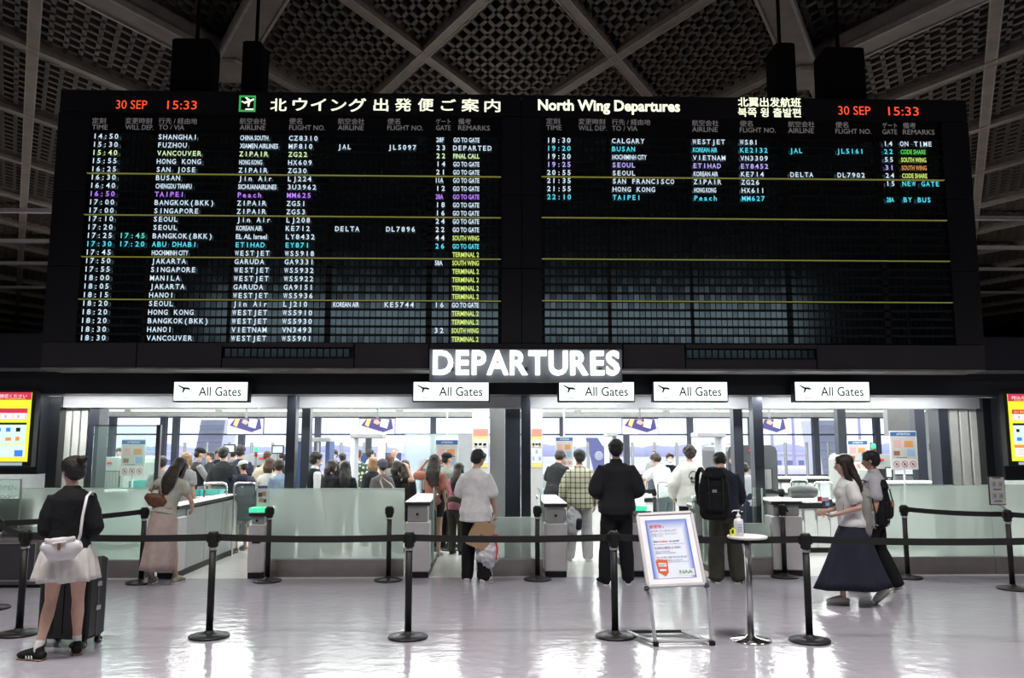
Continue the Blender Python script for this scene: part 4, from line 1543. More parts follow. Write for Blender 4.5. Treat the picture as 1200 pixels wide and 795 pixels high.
gx = U(26, 560, 10.75)[0] - gl_.location.x
MB().span(0, gx, 0, .012, 0, U(600, 562, 10.75)[2] - .66).build('pane', CLEAR, gl_)
hz = U(600, 562, 10.75)[2] - .66
MB().span(0, gx, -.004, .016, hz, hz + .01).build('pane_edge', EDGE, gl_)
MB().span(gx - .012, gx, -.01, .022, -.62, hz + .01).build('side_post', STEEL, gl_)
mm = MB()
text(mm, 'OPEN', gx - .30, hz - .12, .055, 0, -.004, width=.24, bold=0)
text(mm, '7:00~', gx - .34, hz - .24, .055, 0, -.004, width=.28, bold=0)
mm.build('lettering', mat('etched_letters', (0.45, 0.50, 0.48), .6), gl_)
MB().span(0, gx, .3, .32, -.62, .35).build('back_board', mat('desk_grey', (0.22, 0.21, 0.21), .35, .4), gl_)

# ================================================================ SECURITY HALL EQUIPMENT
random.seed(11)


def pxs(px0, px1, pt, pb_, Y):
    return U(px0, 540, Y)[0], U(px1, 540, Y)[0], U(600, pb_, Y)[2], U(600, pt, Y)[2]


# hanging TV screens
for k, (a, b_, la) in enumerate(((265, 307, 'leftmost hanging screen, showing an open tray'), (420, 462, 'hanging screen above the left metal detector, showing a tray'),
                                 (730, 772, 'hanging screen above the man in the black jacket'), (884, 924, 'hanging screen beside the right slate post'))):
    x0, x1, z0, z1 = pxs(a, b_, 491, 509, 20)
    w, h = x1 - x0, z1 - z0
    t = thing('hanging_screen', la, 'screen', (x0, 20, z0), 0, 'hanging instruction screens')
    MB().span(-.01, w + .01, 0, .06, -.01, h + .02, bev=.008).build('casing', BLACK, t)
    m_ = MB().span(0, w, -.008, 0, 0, h, 0)
    m_.prism([(0, 0), (w * .45, 0), (w * .05, h * .55), (0, h * .5)], -.010, -.008, 1)
    m_.prism([(w * .06, h * .55), (w * .68, h * .12), (w * .95, h * .35), (w * .9, h * .98), (w * .2, h * .98)], -.011, -.0085, 2)
    m_.prism([(w * .16, h * .6), (w * .26, h * .45), (w * .34, h * .98), (w * .22, h * .98)], -.013, -.0105, 3)
    m_.prism([(w * .40, h * .72), (w * .52, h * .60), (w * .60, h * .75), (w * .5, h * .95), (w * .42, h * .9)], -.013, -.0105, 4)
    m_.prism([(w * .58, h * .5), (w * .78, h * .36), (w * .84, h * .93), (w * .62, h * .98)], -.013, -.0105, 5)
    m_.build('display', [emat('tv_lilac', (0.55, 0.50, 0.90), 1), emat('tv_pale', (0.75, 0.75, 1.0), 1.1), emat('tv_navy', (0.05, 0.04, 0.20), .8), emat('tv_orange', (0.95, 0.55, 0.2), 1),
                         emat('tv_pink', (0.95, 0.40, 0.30), 1), emat('tv_white', (0.92, 0.95, 1.0), 1.1)], t)
    MB().span(w * .47, w * .53, .02, .04, h, 2.93 - z0).build('ceiling_rod', GREYM, t)


def attention_sign(px0, px1, pt, pb_, Y, label, pole=None, rows=2):
    x0, x1, z0, z1 = pxs(px0, px1, pt, pb_, Y)
    w, h = x1 - x0, z1 - z0
    t = thing('attention_sign', label, 'sign', (x0, Y, z0), 0, 'security attention signs')
    MB().span(0, w, 0, .02, 0, h, bev=.006).build('board', mat('sign_board_white', (0.68, 0.68, 0.68), .4), t)
    m_ = MB()
    m_.span(w * .03, w * .97, -.003, 0, h * .86, h * .97, 0)
    m_.span(w * .06, w * .94, -.003, 0, h * .28, h * .84, 1)
    m_.span(w * .14, w * .40, -.005, -.002, h * .56, h * .76, 2)
    m_.span(w * .52, w * .84, -.005, -.002, h * .58, h * .74, 3)
    m_.span(w * .12, w * .34, -.005, -.002, h * .36, h * .48, 4)
    m_.span(w * .62, w * .88, -.005, -.002, h * .34, h * .52, 5)
    m_.span(w * .2, w * .6, -.005, -.002, h * .305, h * .32, 6)
    text(m_, 'ATTENTION', w * .5, h * .89, h * .05, 7, -.006, width=w * .5, center=True)
    m_.build('print', [mat('att_blue', (0.04, 0.13, 0.34), .5), mat('att_grey', (0.52, 0.50, 0.48), .5), mat('att_pink', (0.62, 0.36, 0.34), .5), mat('att_orange', (0.62, 0.27, 0.09), .5),
                       mat('att_brown', (0.26, 0.12, 0.07), .5), mat('att_skyblue', (0.25, 0.42, 0.62), .5), mat('att_ink', (0.08, 0.08, 0.08), .5), mat('att_white', (0.75, 0.77, 0.8), .5)], t)
    for q in range(3):
        cx, cz, R_ = w * (.2 + .3 * q), h * .14, min(w * .12, h * .1)
        ring = MB()
        nseg = 20
        for i in range(nseg):
            a0, a1 = 2 * pi * i / nseg, 2 * pi * (i + 1) / nseg
            ring.quad((cx + R_ * math.cos(a0), -.004, cz + R_ * math.sin(a0)), (cx + R_ * math.cos(a1), -.004, cz + R_ * math.sin(a1)),
                      (cx + R_ * .78 * math.cos(a1), -.004, cz + R_ * .78 * math.sin(a1)), (cx + R_ * .78 * math.cos(a0), -.004, cz + R_ * .78 * math.sin(a0)))
        c45 = .7 * R_
        ring.quad((cx - c45, -.0045, cz + c45), (cx - c45 + R_ * .2, -.0045, cz + c45 + R_ * .08), (cx + c45, -.0045, cz - c45), (cx + c45 - R_ * .2, -.0045, cz - c45 - R_ * .08))
        ring.ball((cx, -.004, cz), (R_ * .35, .001, R_ * .35), 8, 1)
        ring.build('prohibition_mark', [mat('att_red', (0.62, 0.10, 0.08), .5), mat('att_ink', (0.08, 0.08, 0.08), .5)], t)
    if pole is not None:
        MB().tube([(w / 2, .03, h * .2), (w / 2, .03, pole - z0)], [.016, .016], n=8).build('pole', WHITEP, t)
    return t


attention_sign(141, 170, 515, 558, 13.2, 'ATTENTION sign seen through the left glass, leftmost of the signs', pole=0.0)
attention_sign(510, 537, 515, 561, 14.2, 'ATTENTION sign behind the capped man at the second gate', pole=2.9)
attention_sign(651, 672, 512, 548, 14.5, 'ATTENTION sign above the man in the black T-shirt', pole=2.9)
attention_sign(994, 1018, 516, 552, 14.5, 'ATTENTION sign half hidden behind the walking couple', pole=0.0)
attention_sign(1044, 1076, 505, 551, 12.9, 'largest ATTENTION sign on a white pole at the right', pole=0.0)

# poster columns either side of the centre


def poster_column(px0, px1, Y, label):
    x0, x1, _, _ = pxs(px0, px1, 500, 600, Y)
    t = thing('poster_column', label, 'column', (x0, Y, 0))
    w = x1 - x0
    MB().span(0, w, 0, .25, 0, 2.9).build('column', mat('pale_column', (0.52, 0.52, 0.53), .5), t)
    zA, zB, zC = U(600, 503, Y)[2], U(600, 525, Y)[2], U(600, 548, Y)[2]
    m_ = MB()
    m_.span(w * .08, w * .94, -.006, 0, zB + .01, zA, 0)
    m_.span(w * .08, w * .94, -.008, -.005, zA - .13, zA, 1)
    m_.span(w * .14, w * .88, -.008, -.005, zB + .04, zB + .15, 2)
    m_.build('notice', [mat('notice_yellow', (0.78, 0.62, 0.20), .5), mat('notice_pink', (0.75, 0.25, 0.20), .5), mat('notice_pale', (0.75, 0.70, 0.68), .5)], t)
    m_ = MB()
    m_.span(w * .06, w * .94, -.006, 0, zC, zB - .01, 0)
    m_.span(w * .06, w * .94, -.008, -.005, zC, zC + .08, 1)
    for q in range(3):
        for r in range(3):
            m_.span(w * (.14 + .26 * q), w * (.32 + .26 * q), -.008, -.005, zC + .12 + .12 * r, zC + .19 + .12 * r, 2 + (q + r) % 2)
    m_.build('notice', [mat('notice_white', (0.70, 0.72, 0.74), .5), mat('notice_yellow', (0.78, 0.62, 0.20), .5), mat('notice_blue2', (0.25, 0.40, 0.60), .5), mat('notice_pale', (0.75, 0.70, 0.68), .5)], t)


poster_column(553, 573, 14.8, 'pale column with red and yellow notices left of the central posts')
poster_column(622, 636, 14.8, 'pale column with red and yellow notices right of the central posts')
struct(MB().span(U(574, 540, 15.0)[0], U(592, 540, 15.0)[0], 15.0, 15.3, 0, 2.93), 'wall_divider', mat('divider_grey', (0.13, 0.13, 0.135), .5))
for a, b_, pt, Yd, nm in ((537, 553, 509, 16.5, 'wall_screen_grey'), (636, 654, 556, 16.5, 'wall_screen_low')):
    struct(MB().span(U(a, 540, Yd)[0], U(b_, 540, Yd)[0], Yd, Yd + .1, 0, U(600, pt, Yd)[2]), nm, mat('screen_wall_grey', (0.30, 0.31, 0.33), .5))
struct(MB().span(U(474, 540, 17.5)[0], U(537, 540, 17.5)[0], 17.5, 17.6, 0, U(600, 509, 17.5)[2]), 'wall_screen_pale', glass('pale_screen_glass', (0.75, 0.8, 0.88), 0.28, .1, .1))
struct(MB().span(U(1043, 540, 18)[0], U(1078, 540, 18)[0], 18, 18.2, 1.9, 2.93), 'wall_soffit_right', mat('divider_grey', (0.13, 0.13, 0.135), .5))


def detector(px0, px1, pt, Y, label, m_, dep=.55, leds=True):
    x0, x1, _, z1 = pxs(px0, px1, pt, 600, Y)
    w = x1 - x0
    t = thing('metal_detector', label, 'metal detector', (x0, Y, 0), 0, 'walk-through metal detectors')
    pw = w * .13
    MB().span(0, pw, 0, dep, 0, z1 - .09, bev=.02).build('side_column', m_, t)
    MB().span(w - pw, w, 0, dep, 0, z1 - .09, bev=.02).build('side_column', m_, t)
    MB().span(-.01, w + .01, 0, dep, z1 - .09, z1, bev=.02).build('top_bar', mat('detector_top', (0.34, 0.34, 0.36), .4), t)
    if leds:
        for xx in (pw * .5, w - pw * .5):
            MB().span(xx - .035, xx + .035, -.01, .0, z1 - 1.02, z1 - .93).build('indicator', GLED, t)
    for xx in (pw * .5, w - pw * .5):
        MB().span(xx - pw * .42, xx + pw * .42, -.004, .004, .3, .32).build('seam', BLACK, t)


DWH = mat('detector_pale', (0.62, 0.63, 0.66), .4)
detector(410, 447, 508, 15.2, 'pale walk-through metal detector with green lights, left of centre', DWH)
detector(819, 851, 507, 15.4, 'pale walk-through metal detector behind the backpack wearer', DWH)
detector(346, 386, 513, 17.5, 'navy walk-through metal detector beside the left twin posts', mat('detector_navy', (0.03, 0.06, 0.16), .4), leds=False)
detector(713, 724, 506, 15.4, 'narrow pale sensor column left of the black-jacketed man', DWH, leds=False)


def xray(px0, px1, pt, Y, label, dep=1.9, col=None, curtain=True):
    x0, x1, _, z1 = pxs(px0, px1, pt, 600, Y)
    w = x1 - x0
    m_ = col or GREYD
    t = thing('xray_machine', label, 'x-ray machine', (x0, Y, 0), 0, 'baggage x-ray machines')
    sh = MB()
    r_ = .12
    poly = [(0, .35), (w, .35), (w, z1 - r_), (w - r_ * .3, z1 - r_ * .3), (w - r_, z1), (r_, z1), (r_ * .3, z1 - r_ * .3), (0, z1 - r_)]
    sh.prism(poly, .0, dep)
    sh.build('housing', m_, t)
    MB().span(w * .12, w * .88, -.02, .02, .78, 1.25).build('tunnel_mouth', mat('tunnel_black', (0.006, 0.006, 0.006), .7), t)
    if curtain:
        n = 7
        for i in range(n):
            a = w * (.14 + .72 * i / n)
            MB().span(a + .004, a + w * .72 / n - .004, -.034, -.026, .86, 1.24).build('curtain_strip', mat('curtain_grey', (0.22, 0.22, 0.22), .5), t)
    MB().span(w * .1, w * .9, -1.4, .0, .72, .78, bev=.01).build('conveyor', mat('conveyor_black', (0.03, 0.03, 0.03), .5), t)
    for sx in (w * .1, w * .9):
        MB().span(sx - .02, sx + .02, -1.4, 0, .76, .84).build('conveyor_rail', STEEL, t)
        for yy in (-1.3, -.2):
            MB().span(sx - .025, sx + .025, yy - .025, yy + .025, 0, .72).build('leg', STEEL, t)
    MB().span(.05, w - .05, .1, dep - .1, 0, .35).build('plinth', mat('machine_plinth', (0.5, 0.5, 0.5), .5), t)
    MB().span(w * .42, w * .56, -.03, 0, z1 - .12, z1 - .08).build('warning_label', mat('label_red', (0.55, 0.03, 0.03), .5), t)


PALEM = mat('machine_pale', (0.33, 0.34, 0.33), .4)
xray(853, 911, 522, 15.8, 'large dark x-ray machine between and behind the right slate posts')
xray(112, 146, 536, 14.8, 'pale x-ray machine behind the left glass with black tunnel', col=PALEM)
xray(283, 332, 532, 18.5, 'rounded grey x-ray machine behind the queue at the left', col=mat('machine_grey', (0.30, 0.31, 0.33), .35), curtain=False)
xray(492, 516, 538, 15.8, 'pale x-ray machine left of the capped man', col=PALEM)
xray(1019, 1048, 533, 15.5, 'pale x-ray machine behind the largest ATTENTION sign', col=PALEM, curtain=False)


def monitor(px0, px1, pt, pb_, Y, label, tilt=0):
    x0, x1, z0, z1 = pxs(px0, px1, pt, pb_, Y)
    w, h = x1 - x0, z1 - z0
    t = thing('monitor', label, 'monitor', (x0 + w / 2, Y, 0), rad(tilt))
    MB().span(-w / 2, w / 2, 0, .05, z0, z1, bev=.008).build('casing', BLACK, t)
    MB().span(-w / 2 + .02, w / 2 - .02, -.006, .002, z0 + .02, z1 - .02).build('display', emat('monitor_grey', (0.62, 0.72, 0.74), .8), t)
    MB().tube([(0, .03, z0 + .05), (0, .05, .02)], [.025, .03], n=8).build('stand', GREYM, t)
    MB().lathe([(.16, 0), (.15, .03)], n=16).build('foot', BLACK, t)


monitor(261, 275, 521, 531, 16, 'grey lit monitor above the tall man in black at the left')
monitor(318, 332, 522, 532, 16.5, 'grey lit monitor left of the left slate post')
monitor(1091, 1103, 520, 529, 14.0, 'small monitor behind the right louvre panels', -20)
monitor(1037, 1045, 548, 561, 14.2, 'small monitor with orange view beneath the largest ATTENTION sign', -30)
for k, (px, py, la) in enumerate(((300, 530, 'green signal beacon above the left queue'), (1024, 526, 'green signal beacon right of the walking couple'))):
    x, _, z = U(px, py, 18)
    t = thing('signal_beacon', la, 'beacon', (x, 18, 0))
    MB().tube([(0, 0, 0), (0, 0, z - .1)], [.03, .03], n=8).build('pole', GREYM, t)
    MB().lathe([(.035, z - .1), (.035, z)], n=12).build('red_lens', mat('beacon_red', (0.25, 0.01, 0.01), .3), t)
    MB().lathe([(.045, z + .002), (.045, z + .09), (.03, z + .11)], n=12).build('green_lens', GLED, t)

# white inspection counters with drawers seams


def counter(px0, px1, ptop, Y, label, dep=.7, panels=4, toe=.08, top=KTOP, body=None, rail=True):
    x0, x1, _, z1 = pxs(px0, px1, ptop, 600, Y)
    w = x1 - x0
    t = thing('inspection_counter', label, 'counter', (x0, Y, 0), 0, 'white inspection counters')
    for i in range(panels):
        MB().span(w * i / panels + .004, w * (i + 1) / panels - .004, .02, dep - .02, toe, z1 - .05, bev=.006).build('front_panel', body or KWH2, t)
        MB().span(w * (i + .9) / panels - .01, w * (i + .9) / panels + .01, .0, .02, z1 - .3, z1 - .12).build('handle', STEEL, t)
    MB().span(.02, w - .02, .05, dep - .05, 0, toe).build('toe_kick', BLACK, t)
    MB().span(-.02, w + .02, 0, dep, z1 - .035, z1, bev=.008).build('worktop', top, t)
    if rail:
        MB().span(-.02, w + .02, -.012, .0, z1 - .12, z1 - .05).build('bumper', BLACK, t)
    return t, x0, x1, z1


KWH2 = mat('counter_white', (0.66, 0.67, 0.66), .4)
c1 = counter(215, 262, 582, 13.4, 'white counter with trays where the queue stands, left gate lane')
c2 = counter(895, 985, 588, 13.2, 'long white panelled counter behind the walking couple', dep=.8, panels=6)
c3 = counter(500, 549, 586, 15.0, 'white counter behind the second gate lane', panels=3)
c4 = counter(622, 715, 584, 15.0, 'white counter right of the central posts')
c5 = counter(755, 850, 582, 16.6, 'white counter behind the people in white shirts')
c6 = counter(108, 150, 575, 13.9, 'white counter behind the left glass with a teal tray', panels=3)
c7 = counter(1022, 1105, 566, 13.6, 'white counter below the largest ATTENTION sign', panels=5)
c8 = counter(900, 975, 560, 19.0, 'far white counter beneath the right windows', panels=5)
c9 = counter(355, 475, 572, 19.5, 'far counter beyond the left metal detector', panels=6)
c10 = counter(230, 300, 566, 17.4, 'far counter behind the queue at the left', panels=4)


def tray(px, py, Y, label, z=None, w=.42, d=.32, h=.09, m_=TEAL, rz=0):
    x, _, z_ = U(px, py, Y)
    z_ = z_ if z is None else z
    t = thing('tray', label, 'tray', (x, Y, z_), rad(rz), 'security trays')
    MB().span(-w / 2, w / 2, -d / 2, d / 2, 0, .012).build('bottom', m_, t)
    for a in ((-w / 2, w / 2, -d / 2, -d / 2 + .012), (-w / 2, w / 2, d / 2 - .012, d / 2), (-w / 2, -w / 2 + .012, -d / 2, d / 2), (w / 2 - .012, w / 2, -d / 2, d / 2)):
        MB().span(a[0], a[1], a[2], a[3], .0, h).build('side', m_, t)


tray(166, 575, 14.1, 'teal tray standing on the counter behind the left glass', c6[3], w=.3, h=.16)
tray(226, 580, 13.7, 'teal tray on the counter behind the woman in the pink skirt', c1[3], w=.34)
tray(249, 566, 13.9, 'teal tray in front of the tall man in black', c1[3], w=.34)
tray(649, 571, 15.3, 'teal tray on the counter beside the man in the black T-shirt', c4[3], w=.40, h=.14)
tray(549, 560, 15.3, 'teal tray behind the man in the white T-shirt', c3[3], w=.22, h=.3)
tray(262, 566, 17.7, 'teal tray on the far counter behind the queue', c10[3], w=.5)
# staff equipment on the counters
for k, (px, Y, z, la) in enumerate(((672, 15.3, c4[3], 'dark bag on the counter beside the plaid shirt'), (940, 13.5, c2[3], 'black bag on the long white counter'), (530, 15.3, c3[3], 'small grey case on the counter at the second lane'))):
    x = U(px, 560, Y)[0]
    t = thing('bag', la, 'bag', (x, Y, z))
    b_ = MB()
    b_.tube([(-.16, 0, .12), (-.1, 0, .13), (.1, 0, .13), (.16, 0, .12)], [(.10, .10), (.13, .11), (.13, .11), (.10, .10)], n=12, side=(0, 1, 0))
    b_.build('body', GREYD, t)
    MB().tube([(-.07, 0, .22), (-.05, 0, .30), (.05, 0, .30), (.07, 0, .22)], [.008] * 4, n=6).build('handle', BLACK, t)

# steel U-frame barriers with glass


def u_frame(px0, px1, pt, Y, label):
    x0, x1, _, z1 = pxs(px0, px1, pt, 600, Y)
    w = x1 - x0
    t = thing('barrier_frame', label, 'barrier', (x0, Y, 0), 0, 'steel framed glass barriers')
    MB().tube([(0, 0, 0), (0, 0, z1 - .05), (.02, 0, z1 - .01), (.06, 0, z1), (w - .06, 0, z1), (w - .02, 0, z1 - .01), (w, 0, z1 - .05), (w, 0, 0)], [.018] * 8, n=8, side=(0, 1, 0)).build('tube_frame', CHROME, t)
    MB().span(.03, w - .03, -.005, .005, .25, z1 - .05).build('glass_pane', CLEAR, t)
    for x in (0, w):
        MB().lathe([(.05, 0), (.05, .012)], (x, 0, 0), n=12).build('foot', CHROME, t)


for a, b_, pt, Y, la in ((241, 267, 566, 13.2, 'steel framed barrier at the end of the first gate lane'), (276, 302, 566, 13.1, 'steel framed barrier in front of the capped child'),
                         (770, 789, 565, 13.6, 'steel framed barrier in front of the leaning man in white'), (801, 820, 565, 13.6, 'steel framed barrier behind the skull sweatshirt'),
                         (926, 945, 563, 14.4, 'steel framed barrier by the long white counter'), (953, 974, 566, 14.4, 'steel framed barrier left of the walking couple')):
    u_frame(a, b_, pt, Y, la)
ORD = 'first second third fourth fifth sixth seventh eighth ninth tenth eleventh twelfth thirteenth fourteenth fifteenth sixteenth seventeenth eighteenth last'.split()
# slim rail posts along the windows
for k, px in enumerate((217, 243, 269, 295, 320, 373, 400, 427, 452, 689, 714, 741, 767, 793, 835, 920, 945, 970, 1021)):
    x, _, z = U(px, 518, 28.5)
    t = thing('guard_post', 'slim grey post along the window wall, %s from the left' % ORD[k], 'post', (x, 28.5, 0), 0, 'slim grey posts along the window wall')
    MB().tube([(0, 0, 0.01), (0, 0, z - .05)], [.05, .05], n=8).build('pole', GREYM, t)
    MB().lathe([(.10, 0), (.10, .015)], n=10).build('foot', GREYM, t)
# navy screens far back
for k, (a, b_, la) in enumerate(((422, 440, 'navy partition screen behind the left metal detector'), (449, 470, 'navy partition screen right of the left metal detector'))):
    x0, x1, z0, z1 = pxs(a, b_, 531, 556, 21)
    t = thing('navy_screen', la, 'screen', (x0, 21, 0))
    MB().span(0, x1 - x0, 0, .05, .25, z1).build('panel', mat('navy_panel', (0.02, 0.05, 0.16), .5), t)
    for x in (.05, x1 - x0 - .05):
        MB().span(x - .02, x + .02, -.15, .2, 0, .25).build('foot', BLACK, t)
# ================================================================ PEOPLE
BAKE = []
WR = bpy.data.textures.new('cloth_folds', 'CLOUDS')
WR.noise_scale = 0.13
WR.noise_depth = 2
HR = bpy.data.textures.new('hair_waves', 'CLOUDS')
HR.noise_scale = 0.05


def skinned(mb, name, m, parent, vox, smooth=3, folds=0.0, tex=None):
    o = mb.build(name, m, parent)
    r = o.modifiers.new('r', 'REMESH')
    r.mode = 'VOXEL'
    r.voxel_size = vox
    r.use_smooth_shade = True
    if smooth:
        s = o.modifiers.new('s', 'SMOOTH')
        s.factor = .5
        s.iterations = smooth
    if folds:
        d = o.modifiers.new('d', 'DISPLACE')
        d.texture = tex or WR
        d.strength = folds
        d.mid_level = .32
        d.texture_coords = 'LOCAL'
    BAKE.append(o)
    return o


def bake_all():
    bpy.context.view_layer.update()
    dg = bpy.context.evaluated_depsgraph_get()
    for o in BAKE:
        me = bpy.data.meshes.new_from_object(o.evaluated_get(dg))
        old = o.data
        o.modifiers.clear()
        o.data = me
        me.name = o.name
        bpy.data.meshes.remove(old)


SKINS = {k: mat('skin_' + k, c, .55, var=.08, scale=12, spec=.35) for k, c in dict(fair=(.56, .35, .27), light=(.50, .29, .21), tan=(.40, .22, .15)).items()}
HAIRS = {k: mat('hair_' + k, c, .45, var=.35, scale=30, bump=.5, bscale=90, spec=.4) for k, c in dict(black=(.010, .008, .008), dark=(.022, .013, .010), brown=(.075, .035, .018), blonde=(.26, .15, .06), grey=(.12, .11, .10)).items()}


def cloth(name, c, rough=.85, var=.12):
    return mat('cloth_' + name, c, rough, var=var, scale=9, bump=.25, bscale=120, spec=.2)


def plaid():
    m = bpy.data.materials.get('cloth_plaid')
    if m:
        return m
    m = bpy.data.materials.new('cloth_plaid')
    m.use_nodes = True
    nt = m.node_tree
    tc = nt.nodes.new('ShaderNodeTexCoord')
    sp = nt.nodes.new('ShaderNodeSeparateXYZ')
    nt.links.new(tc.outputs['Object'], sp.inputs[0])

    def stripe(sock, per, wd):
        a = nt.nodes.new('ShaderNodeMath')
        a.operation = 'WRAP'
        a.inputs[1].default_value = per
        a.inputs[2].default_value = 0
        nt.links.new(sock, a.inputs[0])
        b = nt.nodes.new('ShaderNodeMath')
        b.operation = 'LESS_THAN'
        b.inputs[1].default_value = wd
        nt.links.new(a.outputs[0], b.inputs[0])
        return b.outputs[0]
    s1, s2 = stripe(sp.outputs['X'], .072, .018), stripe(sp.outputs['Z'], .076, .018)
    ad = nt.nodes.new('ShaderNodeMath')
    ad.operation = 'ADD'
    nt.links.new(s1, ad.inputs[0])
    nt.links.new(s2, ad.inputs[1])
    dv = nt.nodes.new('ShaderNodeMath')
    dv.operation = 'MULTIPLY'
    dv.inputs[1].default_value = .5
    nt.links.new(ad.outputs[0], dv.inputs[0])
    rp = nt.nodes.new('ShaderNodeValToRGB')
    rp.color_ramp.elements[0].color = (.55, .52, .38, 1)
    rp.color_ramp.elements[1].color = (.03, .035, .03, 1)
    e = rp.color_ramp.elements.new(.5)
    e.color = (.20, .20, .14, 1)
    nt.links.new(dv.outputs[0], rp.inputs[0])
    nt.links.new(rp.outputs[0], nt.nodes['Principled BSDF'].inputs['Base Color'])
    nt.nodes['Principled BSDF'].inputs['Roughness'].default_value = .85
    return m


def floral():
    m = bpy.data.materials.new('cloth_leaf_print')
    m.use_nodes = True
    nt = m.node_tree
    tc = nt.nodes.new('ShaderNodeTexCoord')
    vo = nt.nodes.new('ShaderNodeTexVoronoi')
    vo.inputs['Scale'].default_value = 13
    nt.links.new(tc.outputs['Object'], vo.inputs['Vector'])
    rp = nt.nodes.new('ShaderNodeValToRGB')
    rp.color_ramp.interpolation = 'CONSTANT'
    rp.color_ramp.elements[0].color = (.62, .62, .50, 1)
    rp.color_ramp.elements[1].color = (.015, .05, .025, 1)
    rp.color_ramp.elements[1].position = .38
    nt.links.new(vo.outputs['Distance'], rp.inputs[0])
    nt.links.new(rp.outputs[0], nt.nodes['Principled BSDF'].inputs['Base Color'])
    return m


def V(*a):
    return Vector(a)


def lerp(a, b, t):
    return a + (b - a) * t


TORSO = [(.86, .150, .112, 0), (.93, .157, .116, -.008), (1.00, .146, .106, -.004), (1.10, .127, .091, .0), (1.20, .136, .097, .0), (1.30, .151, .106, -.004), (1.37, .150, .098, -.010), (1.415, .122, .080, -.012), (1.445, .086, .064, -.012), (1.47, .060, .056, -.010)]


